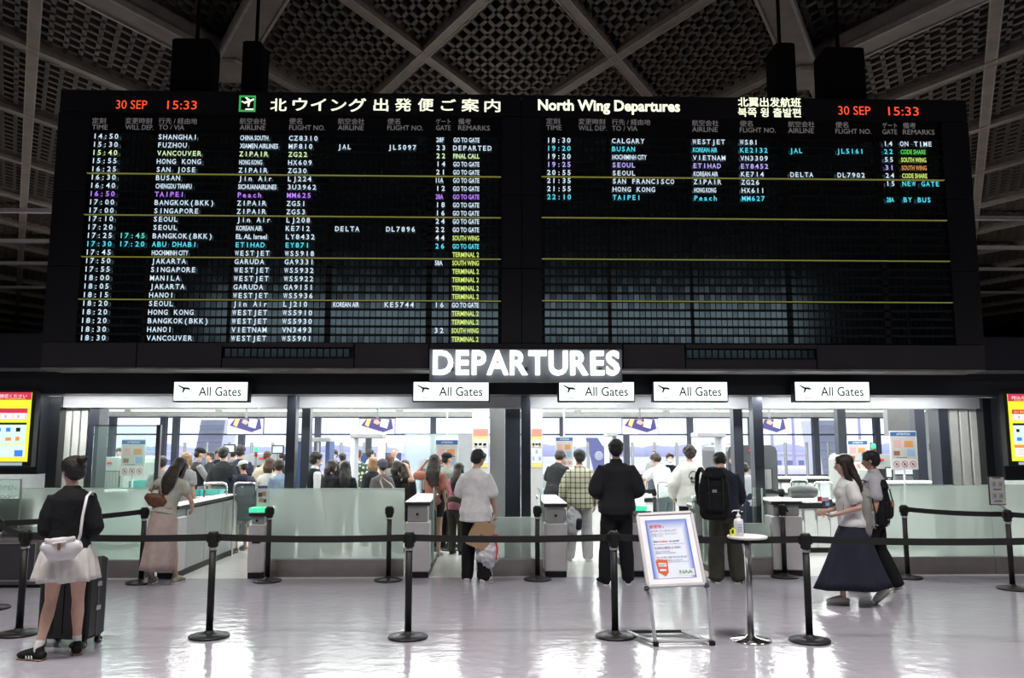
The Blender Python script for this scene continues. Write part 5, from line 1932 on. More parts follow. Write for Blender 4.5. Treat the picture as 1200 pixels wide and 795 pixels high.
def person(label, px, Y, head_y, rz=0.0, top=None, bottom=None, hair=None, shoes=None, skin='light', pose=None, female=False, vox=.0095, feet=None, cat='person', width=1.0, X=None, group=None, mask=False):
    """a figure facing +y of its own frame (away from the camera when rz = 0)"""
    pose = pose or {}
    z_head = U(px, head_y, Y)[2]
    crouch = pose.get('crouch', 0.0)          # head top lowered by the lean
    h = z_head + crouch
    s = h / 1.72
    x = U(px, 540, Y)[0] if X is None else X
    if feet is not None:
        x = feet
    t = thing('person', label, 'person', (x, Y, 0), rad(rz), group)
    near = vox < .011
    lean = rad(pose.get('lean', 0))
    side = rad(pose.get('side', 0))
    twist = rad(pose.get('twist', 0))
    piv = V(0, 0, .93)
    RT = Matrix.Rotation(side, 3, 'Y') @ Matrix.Rotation(-lean, 3, 'X') @ Matrix.Rotation(twist, 3, 'Z')
    shift = V(pose.get('sx', 0), pose.get('sy', -.25 * math.sin(lean)), 0)

    def T(p):
        p = Vector(p)
        return (piv + shift + RT @ (p - piv)) * s

    def W(p):
        return Vector(p) * s
    wS = width * (.93 if female else 1.0)
    hipS = 1.04 if female else 1.0
    head_piv = V(0, -.005, 1.50)
    HT = Matrix.Rotation(rad(pose.get('hyaw', 0)), 3, 'Z') @ Matrix.Rotation(-rad(pose.get('hpitch', 0)), 3, 'X') @ Matrix.Rotation(rad(pose.get('hroll', 0)), 3, 'Y')
    up = RT @ HT

    def HD(p):
        return T(head_piv + HT @ (Vector(p) - head_piv))
    sideT = RT @ V(1, 0, 0)
    # ---------- body
    b = MB()
    st = [T((0, y0, z)) for z, a, c, y0 in TORSO]
    ra = [(a * wS * (hipS if z < 1.0 else 1) * s * (.92 if female and 1.05 < z < 1.25 else 1), c * s * (wS if wS > 1 else 1)) for z, a, c, y0 in TORSO]
    st[0], ra[0] = T((0, 0, .905)), (.125 * s, .085 * s)
    b.tube(st, ra, n=20, side=sideT)
    b.tube([T((0, -.012, 1.40)), T((0, -.004, 1.46)), HD((0, .004, 1.535))], [.068 * s, .050 * s, .050 * s], n=14)
    if female:
        for sx in (-1, 1):
            b.ball(T((sx * .068, .085, 1.29)), (.062 * s, .05 * s, .06 * s), 10)
    # head: skull, face, jaw, nose, ears
    M3 = up
    b.ball(HD((0, -.008, 1.635)), (.076 * s, .094 * s, .085 * s), 16, M=M3)
    b.tube([HD((0, .030, 1.640)), HD((0, .040, 1.585)), HD((0, .048, 1.535))], [(.066 * s, .058 * s), (.056 * s, .052 * s), (.030 * s, .030 * s)], n=16, side=up @ V(1, 0, 0))
    b.tube([HD((0, .0, 1.57)), HD((0, .045, 1.525))], [.050 * s, .028 * s], n=12)
    b.tube([HD((0, .094, 1.625)), HD((0, .108, 1.595)), HD((0, .100, 1.582))], [.009 * s, .014 * s, .012 * s], n=8)
    for sx in (-1, 1):
        b.ball(HD((sx * .077, -.002, 1.605)), (.010 * s, .020 * s, .030 * s), 8, M=M3)
    # arms
    SH = {}
    for sd, sx in (('l', -1), ('r', 1)):
        shd = T((sx * .152 * wS, -.010, 1.378))
        if sd + 'e' in pose:
            el, wr_p = Vector(pose[sd + 'e']) * s, Vector(pose[sd + 'w']) * s
        else:
            el = T((sx * (.212 if not female else .195) * wS, -.03, 1.11))
            wr_p = T((sx * (.228 if not female else .205) * wS, .035, .875))
            if lean:
                el, wr_p = shd + V(sx * .06, .02, -.27) * s, shd + V(sx * .07, .10, -.50) * s
        SH[sd] = (shd, el, wr_p)
        ar = (.88 if female else 1.0) * s
        b.tube([shd, lerp(shd, el, .35), el], [.040 * ar, .044 * ar, .037 * ar], n=12)
        b.tube([el, lerp(el, wr_p, .3), wr_p], [.038 * ar, .039 * ar, .026 * ar], n=12)
        d = (wr_p - el).normalized()
        # palm and five fingers
        pn = pose.get(sd + 'n')
        nrm = Vector(pn) if pn else V(-sx, 0, 0)
        nrm = (nrm - d * nrm.dot(d))
        if nrm.length < .05:
            nrm = V(0, 1, 0) - d * d.y
        nrm.normalize()
        lat = d.cross(nrm).normalized()          # across the palm
        if sx > 0:
            lat = -lat
        k0 = wr_p + d * .085 * s
        b.tube([wr_p - d * .01 * s, wr_p + d * .04 * s, k0], [(.026 * s, .019 * s), (.037 * s, .016 * s), (.039 * s, .014 * s)], n=12, side=lat)
        curl = pose.get(sd + 'c', .45)
        for i, (o_, ln, r_) in enumerate(((-.030, .062, .0085), (-.010, .078, .009), (.010, .082, .0095), (.030, .074, .009))):
            p_ = k0 + lat * o_ * s * -1
            dd = d.copy()
            pts = [p_ - d * .02 * s]
            for j in range(3):
                dd = (dd * math.cos(curl) + nrm * math.sin(curl)).normalized()
                pts.append(pts[-1] + dd * (ln * s * (.5, .32, .24)[j] + (.02 * s if j == 0 else 0)))
            b.tube(pts, [r_ * s, r_ * s, r_ * s * .92, r_ * s * .8], n=7)
        th0 = wr_p + d * .022 * s + lat * .026 * s
        b.tube([th0, th0 + (d * .6 + lat * .65 + nrm * .25).normalized() * .042 * s, th0 + (d * .6 + lat * .65 + nrm * .25).normalized() * .042 * s + (d * .85 + lat * .2 + nrm * .45).normalized() * .032 * s],
               [.014 * s, .0115 * s, .009 * s], n=8)
    # legs
    LG = {}
    for sd, sx in (('l', -1), ('r', 1)):
        hip = W((sx * .085 * hipS + shift.x, shift.y, .90))
        f = pose.get(sd + 'f', (sx * .105, 0.0, .085, -sx * 8))
        an = W(f[:3])
        kn = (hip + an) / 2 + V(0, 1, 0) * .03 * s + V(0, 0, .015 * s)
        if sd + 'k' in pose:
            kn = W(pose[sd + 'k'])
        lr = (.96 if female else 1.0) * s
        b.tube([hip, lerp(hip, kn, .4), kn], [.088 * lr, .078 * lr, .053 * lr], n=14)
        b.tube([kn, lerp(kn, an, .28), lerp(kn, an, .65), an], [.052 * lr, .057 * lr, .041 * lr, .033 * lr], n=14)
        yaw = rad(f[3])
        pit = rad(f[4]) if len(f) > 4 else 0
        fd = Matrix.Rotation(yaw, 3, 'Z') @ V(0, math.cos(pit), -math.sin(pit))
        fu = Matrix.Rotation(yaw, 3, 'Z') @ V(0, math.sin(pit), math.cos(pit))
        fs = fd.cross(fu)
        heel = an - fu * .048 * s - fd * .035 * s
        toe = an - fu * .052 * s + fd * .165 * s
        b.tube([heel, an - fu * .03 * s + fd * .05 * s, toe], [.030 * s, (.040 * s, .032 * s), (.038 * s, .018 * s)], n=12, side=fs)
        LG[sd] = (hip, kn, an, fd, fu, fs)
    body = skinned(b, 'body', SKINS[skin], t, vox, 2)
    # ---------- face details
    e = MB()
    for sx in (-1, 1):
        e.ball(HD((sx * .031, .083, 1.618)), (.011 * s, .008 * s, .0065 * s), 8, M=M3)
    e.build('eyes', mat('eye_white_soft', (.45, .42, .40), .3), body)
    e = MB()
    for sx in (-1, 1):
        e.ball(HD((sx * .031, .0895, 1.618)), (.0055 * s, .004 * s, .0055 * s), 8, M=M3)
        e.tube([HD((sx * .018, .090, 1.640)), HD((sx * .033, .090, 1.644)), HD((sx * .050, .078, 1.638))], [.0035 * s] * 3, n=6)
    e.build('eyebrows', HAIRS['black'], body)
    MB().tube([HD((-.022, .085, 1.562)), HD((0, .093, 1.563)), HD((.022, .085, 1.562))], [(.004 * s, .005 * s), (.006 * s, .006 * s), (.004 * s, .005 * s)], n=8).build('mouth', mat('lips', (.34, .12, .10), .5), body)
    if mask:
        k = MB()
        k.ball(HD((0, .062, 1.565)), (.056 * s, .045 * s, .048 * s), 12, M=M3)
        for sx in (-1, 1):
            k.tube([HD((sx * .052, .06, 1.59)), HD((sx * .078, .0, 1.612))], [.003 * s] * 2, n=5)
            k.tube([HD((sx * .052, .055, 1.55)), HD((sx * .078, -.004, 1.595))], [.003 * s] * 2, n=5)
        k.build('face_mask', cloth('mask_white', (.72, .72, .72)), t)
    # ---------- hair
    hk, hc_ = hair
    q = MB()
    if hk in ('short', 'curly', 'bun', 'long', 'bob', 'cap', 'beanie', 'wavy', 'buzz'):
        g_ = {'buzz': -.004, 'cap': .000, 'beanie': .0, 'curly': .014, 'bun': .013}.get(hk, .008)
        q.ball(HD((0, -.020, 1.658)), ((.083 + g_) * s, (.094 + g_) * s, (.077 + g_) * s), 16, M=M3)
        q.ball(HD((0, -.045, 1.612)), ((.076 + g_) * s, (.066 + g_) * s, (.070 + g_) * s), 14, M=M3)
        if hk not in ('buzz', 'cap'):
            # fringe and sides
            q.tube([HD((-.052, .045, 1.690)), HD((0, .062, 1.700)), HD((.052, .045, 1.690))], [.022 * s, .024 * s, .022 * s], n=8)
            q.tube([HD((-.040, .066, 1.672)), HD((.040, .066, 1.672))], [.014 * s, .014 * s], n=8)
            for sx in (-1, 1):
                q.tube([HD((sx * .068, .030, 1.670)), HD((sx * .078, .018, 1.625))], [.020 * s, .012 * s], n=8)
    if hk == 'curly':
        random.seed(int(px))
        for i in range(34):
            a, c_ = random.uniform(0, 2 * pi), random.uniform(-.2, 1)
            p_ = V(.088 * math.cos(a) * math.sqrt(max(0, 1 - c_ * c_)), -.025 + .095 * math.sin(a) * math.sqrt(max(0, 1 - c_ * c_)), 1.65 + .088 * c_)
            if p_.y > .045 and p_.z < 1.68:
                continue
            q.ball(HD(p_), .026 * s, 8)
    if hk == 'bun':
        q.tube([HD((0, -.060, 1.69)), HD((0, -.110, 1.705))], [.045 * s, .034 * s], n=12)
        q.ball(HD((0, -.130, 1.708)), (.040 * s, .038 * s, .036 * s), 12, M=M3)
        q.tube([HD((.01, -.145, 1.72)), HD((.02, -.175, 1.728)), HD((.01, -.185, 1.71))], [.018 * s, .012 * s, .006 * s], n=8)
        q.tube([HD((0, -.08, 1.60)), HD((0, -.065, 1.555))], [.040 * s, .022 * s], n=10)
    if hk in ('long', 'wavy'):
        ln = pose.get('hairlen', 1.18)
        wd = .105 if hk == 'wavy' else .085
        pts = [HD((0, -.050, 1.63)), HD((0, -.085, 1.52)), T((0, -.125, 1.42)), T((0, -.135, (1.42 + ln) / 2)), T((0, -.130, ln))]
        q.tube(pts, [(wd * .9 * s, .055 * s), (wd * s, .058 * s), (wd * 1.15 * s, .050 * s), (wd * 1.1 * s, .042 * s), (wd * .55 * s, .025 * s)], n=16, side=sideT)
        for sx in (-1, 1):
            q.tube([HD((sx * .072, .005, 1.63)), HD((sx * .080, .005, 1.52)), T((sx * .085, -.03, 1.42)), T((sx * .07, -.09, 1.34))], [.022 * s, .032 * s, .034 * s, .02 * s], n=8)
        if hk == 'wavy':
            random.seed(int(px) + 1)
            for i in range(16):
                a = random.uniform(-1, 1)
                z0 = random.uniform(1.30, 1.52)
                q.tube([T((a * .10, -.10, z0)), T((a * .12 + .02, -.15, z0 - .07)), T((a * .12, -.15, z0 - .13)), T((a * .13 + .02, -.14, z0 - .19))], [.02 * s, .022 * s, .018 * s, .008 * s], n=7)
    if hk == 'bob':
        q.tube([HD((0, -.050, 1.63)), HD((0, -.065, 1.53)), HD((0, -.055, 1.475))], [(.094 * s, .055 * s), (.098 * s, .055 * s), (.085 * s, .035 * s)], n=14, side=sideT)
        for sx in (-1, 1):
            q.tube([HD((sx * .076, .010, 1.64)), HD((sx * .084, .012, 1.55)), HD((sx * .080, .018, 1.495))], [.020 * s, .024 * s, .014 * s], n=8)
    skinned(q, 'hair', HAIRS[hc_], t, vox * .9, 2, .020 * s if hk not in ('buzz', 'cap') else .0, HR)
    hat = pose.get('hat')
    if hk in ('cap', 'beanie'):
        hm = hat or cloth('hat_black', (.012, .012, .014))
        q = MB()
        if hk == 'cap':
            q.ball(HD((0, -.010, 1.680)), (.094 * s, .106 * s, .068 * s), 18, M=M3)
            q.tube([HD((0, .07, 1.675)), HD((0, .13, 1.672)), HD((0, .165, 1.660))], [(.080 * s, .007 * s), (.072 * s, .006 * s), (.045 * s, .005 * s)], n=14, side=up @ V(1, 0, 0))
            skinned(q, 'cap', hm, t, vox * .8, 2)
        else:
            q.ball(HD((0, -.016, 1.672)), (.097 * s, .112 * s, .085 * s), 18, M=M3)
            q.ball(HD((0, -.05, 1.625)), (.088 * s, .075 * s, .065 * s), 14, M=M3)
            skinned(q, 'beanie', hm, t, vox, 2, .01)
    # ---------- clothes
    if top:
        kind, m_ = top[0], top[1]
        o_ = dict(hem=.84, fit=.016, flare=.0, sleeve=None)
        if len(top) > 2:
            o_.update(top[2])
        slv = o_['sleeve'] if o_['sleeve'] is not None else {'tee': .62, 'long': 1.95, 'vest': 0, 'jacket': 1.97}[kind]
        fit = o_['fit'] + (.014 if kind == 'jacket' else 0)
        q = MB()
        st, ra = [], []
        hem = o_['hem']
        zz = [hem] + [z for z in (.86, .93, 1.00, 1.10, 1.20, 1.30, 1.37, 1.415, 1.445) if z > hem + .02]
        for z in zz:
            # torso section at z
            for (za, a1, c1, y1), (zb_, a2, c2, y2) in zip(TORSO[:-1], TORSO[1:]):
                if za <= z <= zb_:
                    k = (z - za) / (zb_ - za)
                    a, c, y0 = a1 + (a2 - a1) * k, c1 + (c2 - c1) * k, y1 + (y2 - y1) * k
                    break
            else:
                a, c, y0 = TORSO[0][1:] if z < .9 else TORSO[-1][1:]
            loose = o_['flare'] * (1.4 - z) / .5 if z < 1.4 else 0
            ff = fit + max(0, loose)
            if z > 1.42:
                ff = .018
            elif z > 1.38:
                ff = min(ff, .024)
            elif 1.05 < z < 1.25:
                ff += .012
            st.append(T((0, y0, z)))
            ra.append(((a * wS * (hipS if z < 1 else 1) + ff) * s, (c + ff) * s))
        q.tube(st, ra, n=24, side=sideT, cap=False)
        if o_.get('collar'):
            q.tube([T((0, -.014, 1.43)), T((0, -.010, 1.495))], [.080 * s, .064 * s], n=16, cap=False)
        else:
            q.tube([T((0, -.014, 1.425)), T((0, -.012, 1.478))], [.088 * s, .062 * s], n=14, cap=False)
        if female and kind != 'vest':
            for sx in (-1, 1):
                q.ball(T((sx * .068, .09, 1.29)), (.068 * s, .056 * s, .066 * s), 10)
        for sd, sx in (('l', -1), ('r', 1)):
            shd, el, wr_p = SH[sd]
            inn = T((sx * .08 * wS, -.012, 1.392))
            fa = fit * .6 + .004
            if slv <= 0:
                q.tube([inn, shd], [.06 * s, (.058) * s], n=12)
                continue
            bag = o_.get('bag', .008)
            if slv <= 1:
                e1 = lerp(shd, el, slv)
                q.tube([inn, shd, lerp(shd, e1, .5), e1], [.046 * s, (.048 + fa * .7) * s, (.051 + fa + bag * .6) * s, (.048 + fa + bag) * s], n=14)
            else:
                e2 = lerp(el, wr_p, slv - 1)
                q.tube([inn, shd, lerp(shd, el, .5), el], [.046 * s, (.048 + fa * .7) * s, (.050 + fa + bag * .5) * s, (.044 + fa + bag * .6) * s], n=14)
                q.tube([el, lerp(el, e2, .5), e2], [(.044 + fa + bag * .6) * s, (.040 + fa + bag * .6) * s, (.030 + fa * .8) * s], n=14)
        nm = {'tee': 'shirt', 'long': 'shirt', 'vest': 'vest', 'jacket': 'jacket'}[kind]
        nm = o_.get('name', nm)
        if 'under' in o_:
            # sleeves of a shirt below the vest
            u_ = MB()
            for sd in 'lr':
                shd, el, wr_p = SH[sd]
                u_.tube([shd, lerp(shd, el, .5), el], [.062 * s, .058 * s, .052 * s], n=12)
                u_.tube([el, lerp(el, wr_p, .9)], [.052 * s, .040 * s], n=12)
            u_.tube([T((0, -.012, 1.42)), T((0, -.008, 1.475))], [.075 * s, .066 * s], n=12)
            skinned(u_, 'shirt', o_['under'], t, vox, 2, .01)
        sh_o = skinned(q, nm, m_, t, vox, 3, .022 * s if kind != 'vest' else .008)
        if 'print' in o_:
            o_['print'](sh_o, T, s)
    if bottom:
        kind, m_ = bottom[0], bottom[1]
        o_ = dict(fit=.014, wide=.0, ln=None)
        if len(bottom) > 2:
            o_.update(bottom[2])
        if kind in ('trousers', 'shorts'):
            q = MB()
            q.tube([W((shift.x, shift.y, 1.02)), W((shift.x, shift.y, .94)), W((shift.x, shift.y, .86))],
                   [((.148 * hipS + o_['fit']) * s, (.106 + o_['fit']) * s), ((.158 * hipS + o_['fit']) * s, (.116 + o_['fit']) * s), ((.152 * hipS + o_['fit']) * s, (.112 + o_['fit']) * s)], n=20, side=(1, 0, 0))
            for sd in 'lr':
                hip, kn, an, fd, fu, fs = LG[sd]
                wd = o_['wide']
                f_ = o_['fit']
                if kind == 'shorts':
                    e1 = lerp(hip, kn, o_['ln'] or .75)
                    q.tube([hip, lerp(hip, e1, .5), e1], [(.090 + f_) * s, (.084 + f_ + wd * .5) * s, (.072 + f_ + wd) * s], n=16)
                else:
                    e1 = an + V(0, 0, .005 * s)
                    q.tube([hip, lerp(hip, kn, .5), kn], [(.090 + f_) * s, (.078 + f_ + wd * .4) * s, (.060 + f_ + wd * .7) * s], n=16)
                    q.tube([kn, lerp(kn, e1, .5), e1], [(.060 + f_ + wd * .7) * s, (.056 + f_ + wd) * s, (.046 + f_ + wd) * s], n=16)
            skinned(q, kind, m_, t, vox, 3, .020 * s)
        else:
            # skirt: a pleated bell with its own inside
            zt_, zh = o_.get('top', 1.02), o_['hem']
            n = 96
            q = MB()
            rows = 9
            rb_, rf = o_['r'], o_.get('ry', o_['r'])
            dx, dy = o_.get('dx', 0), o_.get('dy', 0)
            npl, amp = o_.get('pleats', 12), o_.get('amp', .05)
            prof = []
            for k in range(rows + 1):
                f_ = k / rows
                z = zt_ + (zh - zt_) * f_
                e_ = o_.get('pow', 1.0)
                g_ = f_ ** e_
                wa = .140 * hipS + .008
                if f_ < .3:
                    bulge = .030 * math.sin(pi * min(1, f_ / .3) * .5)
                else:
                    bulge = .030 * (1 - (f_ - .3) / .7)
                prof.append((z, wa + (rb_ - wa) * g_ + bulge, .105 + (rf - .105) * g_ + bulge, f_))
            tilt = o_.get('tilt', 0)
            for layer in (0, 1):
                for z, a, c, f_ in prof:
                    for i in range(n):
                        an_ = 2 * pi * i / n
                        k_ = 1 + amp * f_ * (math.sin(an_ * npl) + .4 * math.sin(an_ * (npl * .6) + 1.7))
                        off_ = .006 * layer
                        X_ = shift.x + dx * f_ * f_ + (a * k_ - off_) * math.cos(an_)
                        Y_ = shift.y + dy * f_ * f_ + (c * k_ - off_) * math.sin(an_)
                        q.v.append(tuple(W((X_, Y_, z + tilt * f_ * Y_ + .006 * math.sin(an_ * npl * .5) * f_))))
            R_ = rows + 1
            for k in range(rows):
                for i in range(n):
                    j = (i + 1) % n
                    q.face((k * n + i, (k + 1) * n + i, (k + 1) * n + j, k * n + j), 0, True)
                    o2 = R_ * n
                    q.face((o2 + k * n + i, o2 + k * n + j, o2 + (k + 1) * n + j, o2 + (k + 1) * n + i), 0, True)
            for i in range(n):
                j = (i + 1) % n
                q.face((rows * n + i, R_ * n + rows * n + i, R_ * n + rows * n + j, rows * n + j), 0, True)
            so = q.build('skirt', m_, t)
            MB().tube([W((shift.x, shift.y, zt_ - .015)), W((shift.x, shift.y, zt_ + .02))], [(.152 * hipS * s, .116 * s)] * 2, n=24, side=(1, 0, 0), cap=False).build('waistband', m_, so)
    # ---------- shoes
    sk = shoes or ('sneaker', cloth('shoe_white', (.62, .61, .60)), mat('sole_white', (.6, .6, .58), .6))
    for sd in 'lr':
        hip, kn, an, fd, fu, fs = LG[sd]
        q = MB()
        heel = an - fu * .040 * s - fd * .045 * s
        mid = an - fu * .022 * s + fd * .045 * s
        toe = an - fu * .045 * s + fd * .178 * s
        q.tube([heel, mid, lerp(mid, toe, .6), toe], [(.040 * s, .036 * s), (.044 * s, .046 * s), (.046 * s, .036 * s), (.040 * s, .024 * s)], n=14, side=fs)
        if sk[0] != 'slipper':
            q.tube([an - fd * .012 * s - fu * .02 * s, an - fd * .01 * s + fu * .01 * s], [.042 * s, .040 * s], n=12)
        so = skinned(q, 'shoe', sk[1], t, .007 if near else .011, 2)
        q = MB()
        base = an - fu * .078 * s
        q.tube([base - fd * .055 * s, base + fd * .05 * s, base + fd * .185 * s], [(.042 * s, .012 * s), (.043 * s, .011 * s), (.041 * s, .011 * s)], n=16, side=fs)
        q.build('sole', sk[2], so)
        if sk[0] == 'striped':
            q = MB()
            for i in range(3):
                for sg in (-1, 1):
                    c_ = an + fd * (.03 + .027 * i) * s + fs * (.043 * s) * sg - fu * .042 * s
                    q.tube([c_ - fu * .022 * s - fd * .006 * s, c_ + fu * .020 * s + fd * .012 * s - fs * .012 * s * sg], [.006 * s] * 2, n=6)
            q.build('stripe', mat('stripe_white', (.7, .7, .68), .6), so)
        if 'socks' in pose:
            MB().tube([an - fu * .01 * s, an + fu * .05 * s, lerp(an, kn, pose['socks'])], [.040 * s, .037 * s, .040 * s], n=14).build('sock', cloth('sock_white', (.66, .64, .62)), t)
    t['_s'] = s
    del t['_s']
    return t, s, T, SH


# cloth colours
cBLK = cloth('black', (.010, .010, .012))
cBLK2 = cloth('soft_black', (.020, .020, .023))
cNAVY = cloth('navy', (.020, .023, .040))
cDEN = cloth('dark_denim', (.05, .06, .085))
cWHT = cloth('white', (.68, .68, .69))
cOFF = cloth('off_white', (.60, .59, .55))
cGRY = cloth('grey', (.22, .22, .22))
cSAGE = cloth('sage', (.42, .43, .36))
cPINK = cloth('dusty_pink', (.44, .35, .32))
cRUST = cloth('rust', (.38, .15, .11))
cKHA = cloth('dark_olive', (.055, .055, .042))
cBEI = cloth('beige', (.45, .38, .29))
sBLK = ('sneaker', cloth('shoe_black', (.015, .015, .015)), mat('sole_black', (.02, .02, .02), .6))
sBW = ('sneaker', cloth('shoe_black', (.015, .015, .015)), mat('sole_white', (.6, .6, .58), .6))
sWHT = ('sneaker', cloth('shoe_white', (.62, .61, .60)), mat('sole_white', (.6, .6, .58), .6))
sSTR = ('striped', cloth('shoe_black', (.015, .015, .015)), mat('sole_gum', (.22, .13, .07), .6))
sTAN = ('sneaker', cloth('shoe_tan', (.36, .32, .26)), mat('sole_white', (.6, .6, .58), .6))
sSLP = ('slipper', cloth('slipper_grey', (.25, .24, .23)), mat('sole_white', (.6, .6, .58), .6))

# ---- foreground figures
# woman in black sweatshirt and white mini skirt
P1, s1, T1, _ = person('woman in a black sweatshirt and white mini skirt, seen from behind at the left', 87, 7.02, 538, rz=14,
                       top=('long', cBLK, dict(hem=.885, fit=.028, bag=.018, flare=.012)), bottom=('skirt', cloth('skirt_white', (.62, .60, .58)), dict(top=1.0, hem=.665, r=.262, ry=.22, pleats=15, amp=.075, pow=.85)),
                       hair=('bun', 'black'), shoes=sSTR, skin='fair', female=True, vox=.0085,
                       pose=dict(hyaw=48, hpitch=4, socks=.16, le=(-.18, -.02, 1.11), lw=(-.12, .18, 1.02), re=(.205, -.04, 1.12), rw=(.12, .18, 1.03),
                                 lf=(-.17, -.05, .085, 62), rf=(.10, .09, .085, 20), lk=(-.115, .02, .48), rk=(.09, .07, .48)))
# woman in long dusty pink skirt leaning onto the gate
P2, s2, T2, _ = person('woman in a sage blouse and long dusty pink skirt leaning at the first gate', 198, 10.55, 541, rz=-8,
                       top=('tee', cSAGE, dict(hem=.93, fit=.018, sleeve=.45)), bottom=('skirt', cPINK, dict(top=1.02, hem=.20, r=.235, ry=.20, pleats=7, amp=.07, pow=1.3, dx=-.05)),
                       hair=('long', 'dark'), shoes=sTAN, skin='fair', female=True, vox=.0095,
                       pose=dict(lean=16, side=7, crouch=.07, hairlen=1.20, le=(-.26, .03, 1.26), lw=(-.20, .20, 1.30), re=(.30, .10, 1.10), rw=(.22, .30, .98), hpitch=20,
                                 lf=(-.15, -.02, .085, 12), rf=(.15, .06, .085, -5)))
# woman in rust top, arm raised
P3, s3, _, _ = person('woman with long wavy dark hair, rust top and black shorts, hand raised to her head', 509, 12.9, 534, rz=-10,
                      top=('tee', cRUST, dict(hem=.90, fit=.022, sleeve=.75)), bottom=('shorts', cBLK2, dict(ln=.42, fit=.016)), hair=('wavy', 'dark'), shoes=sSLP, skin='light', female=True, vox=.0105,
                      pose=dict(le=(-.36, .05, 1.37), lw=(-.19, .09, 1.58), ln=(1, 0, 0), hairlen=1.22, lf=(-.06, .10, .085, 0), rf=(.10, -.06, .085, -4), hpitch=8))
# man in cap
person('man in a black cap and grey-green T-shirt at the second gate', 524, 13.9, 532, rz=-35,
       top=('tee', cloth('grey_green', (.24, .28, .24)), dict(hem=.83, fit=.03)), bottom=('trousers', cBLK, dict(wide=.01)), hair=('cap', 'black'), shoes=sBLK, vox=.0115, feet=U(524, 540, 13.9)[0],
       pose=dict(re=(.28, .08, 1.12), rw=(.26, .30, 1.0), hyaw=-20))
# man in white T-shirt with two bags
P5, s5, _, SH5 = person('man in a loose white T-shirt waiting at the second gate with two bags', 557, 10.5, 528, rz=-14,
                        top=('tee', cWHT, dict(hem=.80, fit=.030, flare=.030, sleeve=.80, bag=.022)), bottom=('trousers', cBLK, dict(wide=.014)), hair=('short', 'black'), shoes=sWHT, skin='fair', vox=.0095, feet=U(558, 540, 10.5)[0] - .0,
                        pose=dict(hyaw=-25, hpitch=22, rc=1.2, re=(.215, .04, 1.11), rw=(.23, .14, .89), le=(-.23, .06, 1.12), lw=(-.10, .22, 1.02), lf=(-.12, .03, .085, 8), rf=(.12, -.02, .085, -14)))
# leaning man in black T-shirt
person('person in a black T-shirt bending over the counter right of the central posts', 652, 14.2, 530, rz=-28,
       top=('tee', cBLK2, dict(hem=.84, fit=.035)), bottom=('trousers', cloth('dark_green_trousers', (.03, .035, .03)), dict(wide=.01)), hair=('short', 'dark'), shoes=sBLK, vox=.0115, skin='light',
       pose=dict(lean=20, crouch=.06, hpitch=15))
# plaid
P7, s7, _, SH7 = person('man in a plaid shirt and light grey trousers between the posts and the black jacket', 679, 12.4, 528, rz=-6,
                        top=('long', plaid(), dict(hem=.82, fit=.034, flare=.02, bag=.016)), bottom=('trousers', cloth('pale_grey_trousers', (.50, .50, .51)), dict(wide=.02)), hair=('short', 'black'), shoes=sWHT, skin='light', vox=.0105,
                        pose=dict(hyaw=20, lf=(-.17, .0, .085, 10), rf=(.12, .0, .085, -10), le=(-.25, -.02, 1.12), lw=(-.27, .03, .89), lc=1.1))
# black jacket
person('man in a black jacket and black trousers seen from behind, centre right', 722, 10.35, 517, rz=3,
       top=('jacket', cBLK2, dict(hem=.86, fit=.034, bag=.026, collar=True, flare=.01)), bottom=('trousers', cBLK, dict(wide=.016)), hair=('short', 'black'), shoes=sBW, skin='light', vox=.0095, width=1.10,
       pose=dict(le=(-.262, -.03, 1.13), lw=(-.15, .20, 1.05), re=(.262, -.03, 1.13), rw=(.14, .20, 1.05), hpitch=8, lf=(-.16, -.02, .085, 14), rf=(.13, .03, .085, -10)))
# white tee leaning
person('man in a white T-shirt with navy sleeves leaning over the trays', 776, 14.6, 534, rz=28,
       top=('tee', cWHT, dict(hem=.84, fit=.04, sleeve=.5)), bottom=('trousers', cDEN, dict(wide=.01)), hair=('short', 'dark'), shoes=sWHT, vox=.0115,
       pose=dict(lean=22, crouch=.08, le=(-.30, .30, 1.12), lw=(-.30, .48, .98), hpitch=14))


def skull_print(o, T, s):
    """dark printed skull shape on the back"""
    m_ = MB()
    r_ = []
    for i in range(40):
        a = 2 * pi * i / 40
        k = 1.0 if math.sin(a) > -.2 else .72
        r_.append((.075 * math.cos(a) * k, 1.245 + .095 * math.sin(a)))
    def P_(x, z, y=-.192):
        return tuple(T((x, y + abs(x) * .3, z)))
    n = len(r_)
    for i in range(n):
        x0_, z0_ = r_[i]
        x1_, z1_ = r_[(i + 1) % n]
        f = .84
        m_.quad(P_(x0_, z0_), P_(x1_, z1_), P_(x1_ * f, 1.245 + (z1_ - 1.245) * f), P_(x0_ * f, 1.245 + (z0_ - 1.245) * f))
    for sx in (-1, 1):
        b_ = len(m_.v)
        for i in range(12):
            a = 2 * pi * i / 12
            m_.v.append(P_(sx * .030 + .022 * math.cos(a), 1.225 + .024 * math.sin(a)))
        m_.face(tuple(b_ + i for i in range(12)))
    b_ = len(m_.v)
    for p_ in ((-.008, 1.19), (.008, 1.19), (0, 1.21)):
        m_.v.append(P_(*p_))
    m_.face((b_, b_ + 1, b_ + 2))
    for i in range(-3, 4):
        m_.quad(P_(i * .013 - .004, 1.150), P_(i * .013 + .004, 1.150), P_(i * .013 + .004, 1.178), P_(i * .013 - .004, 1.178))
    m_.quad(P_(.03, 1.12), P_(.06, 1.17), P_(.066, 1.165), P_(.036, 1.115))
    m_.build('skull_print', mat('print_black', (.02, .02, .022), .7), o)


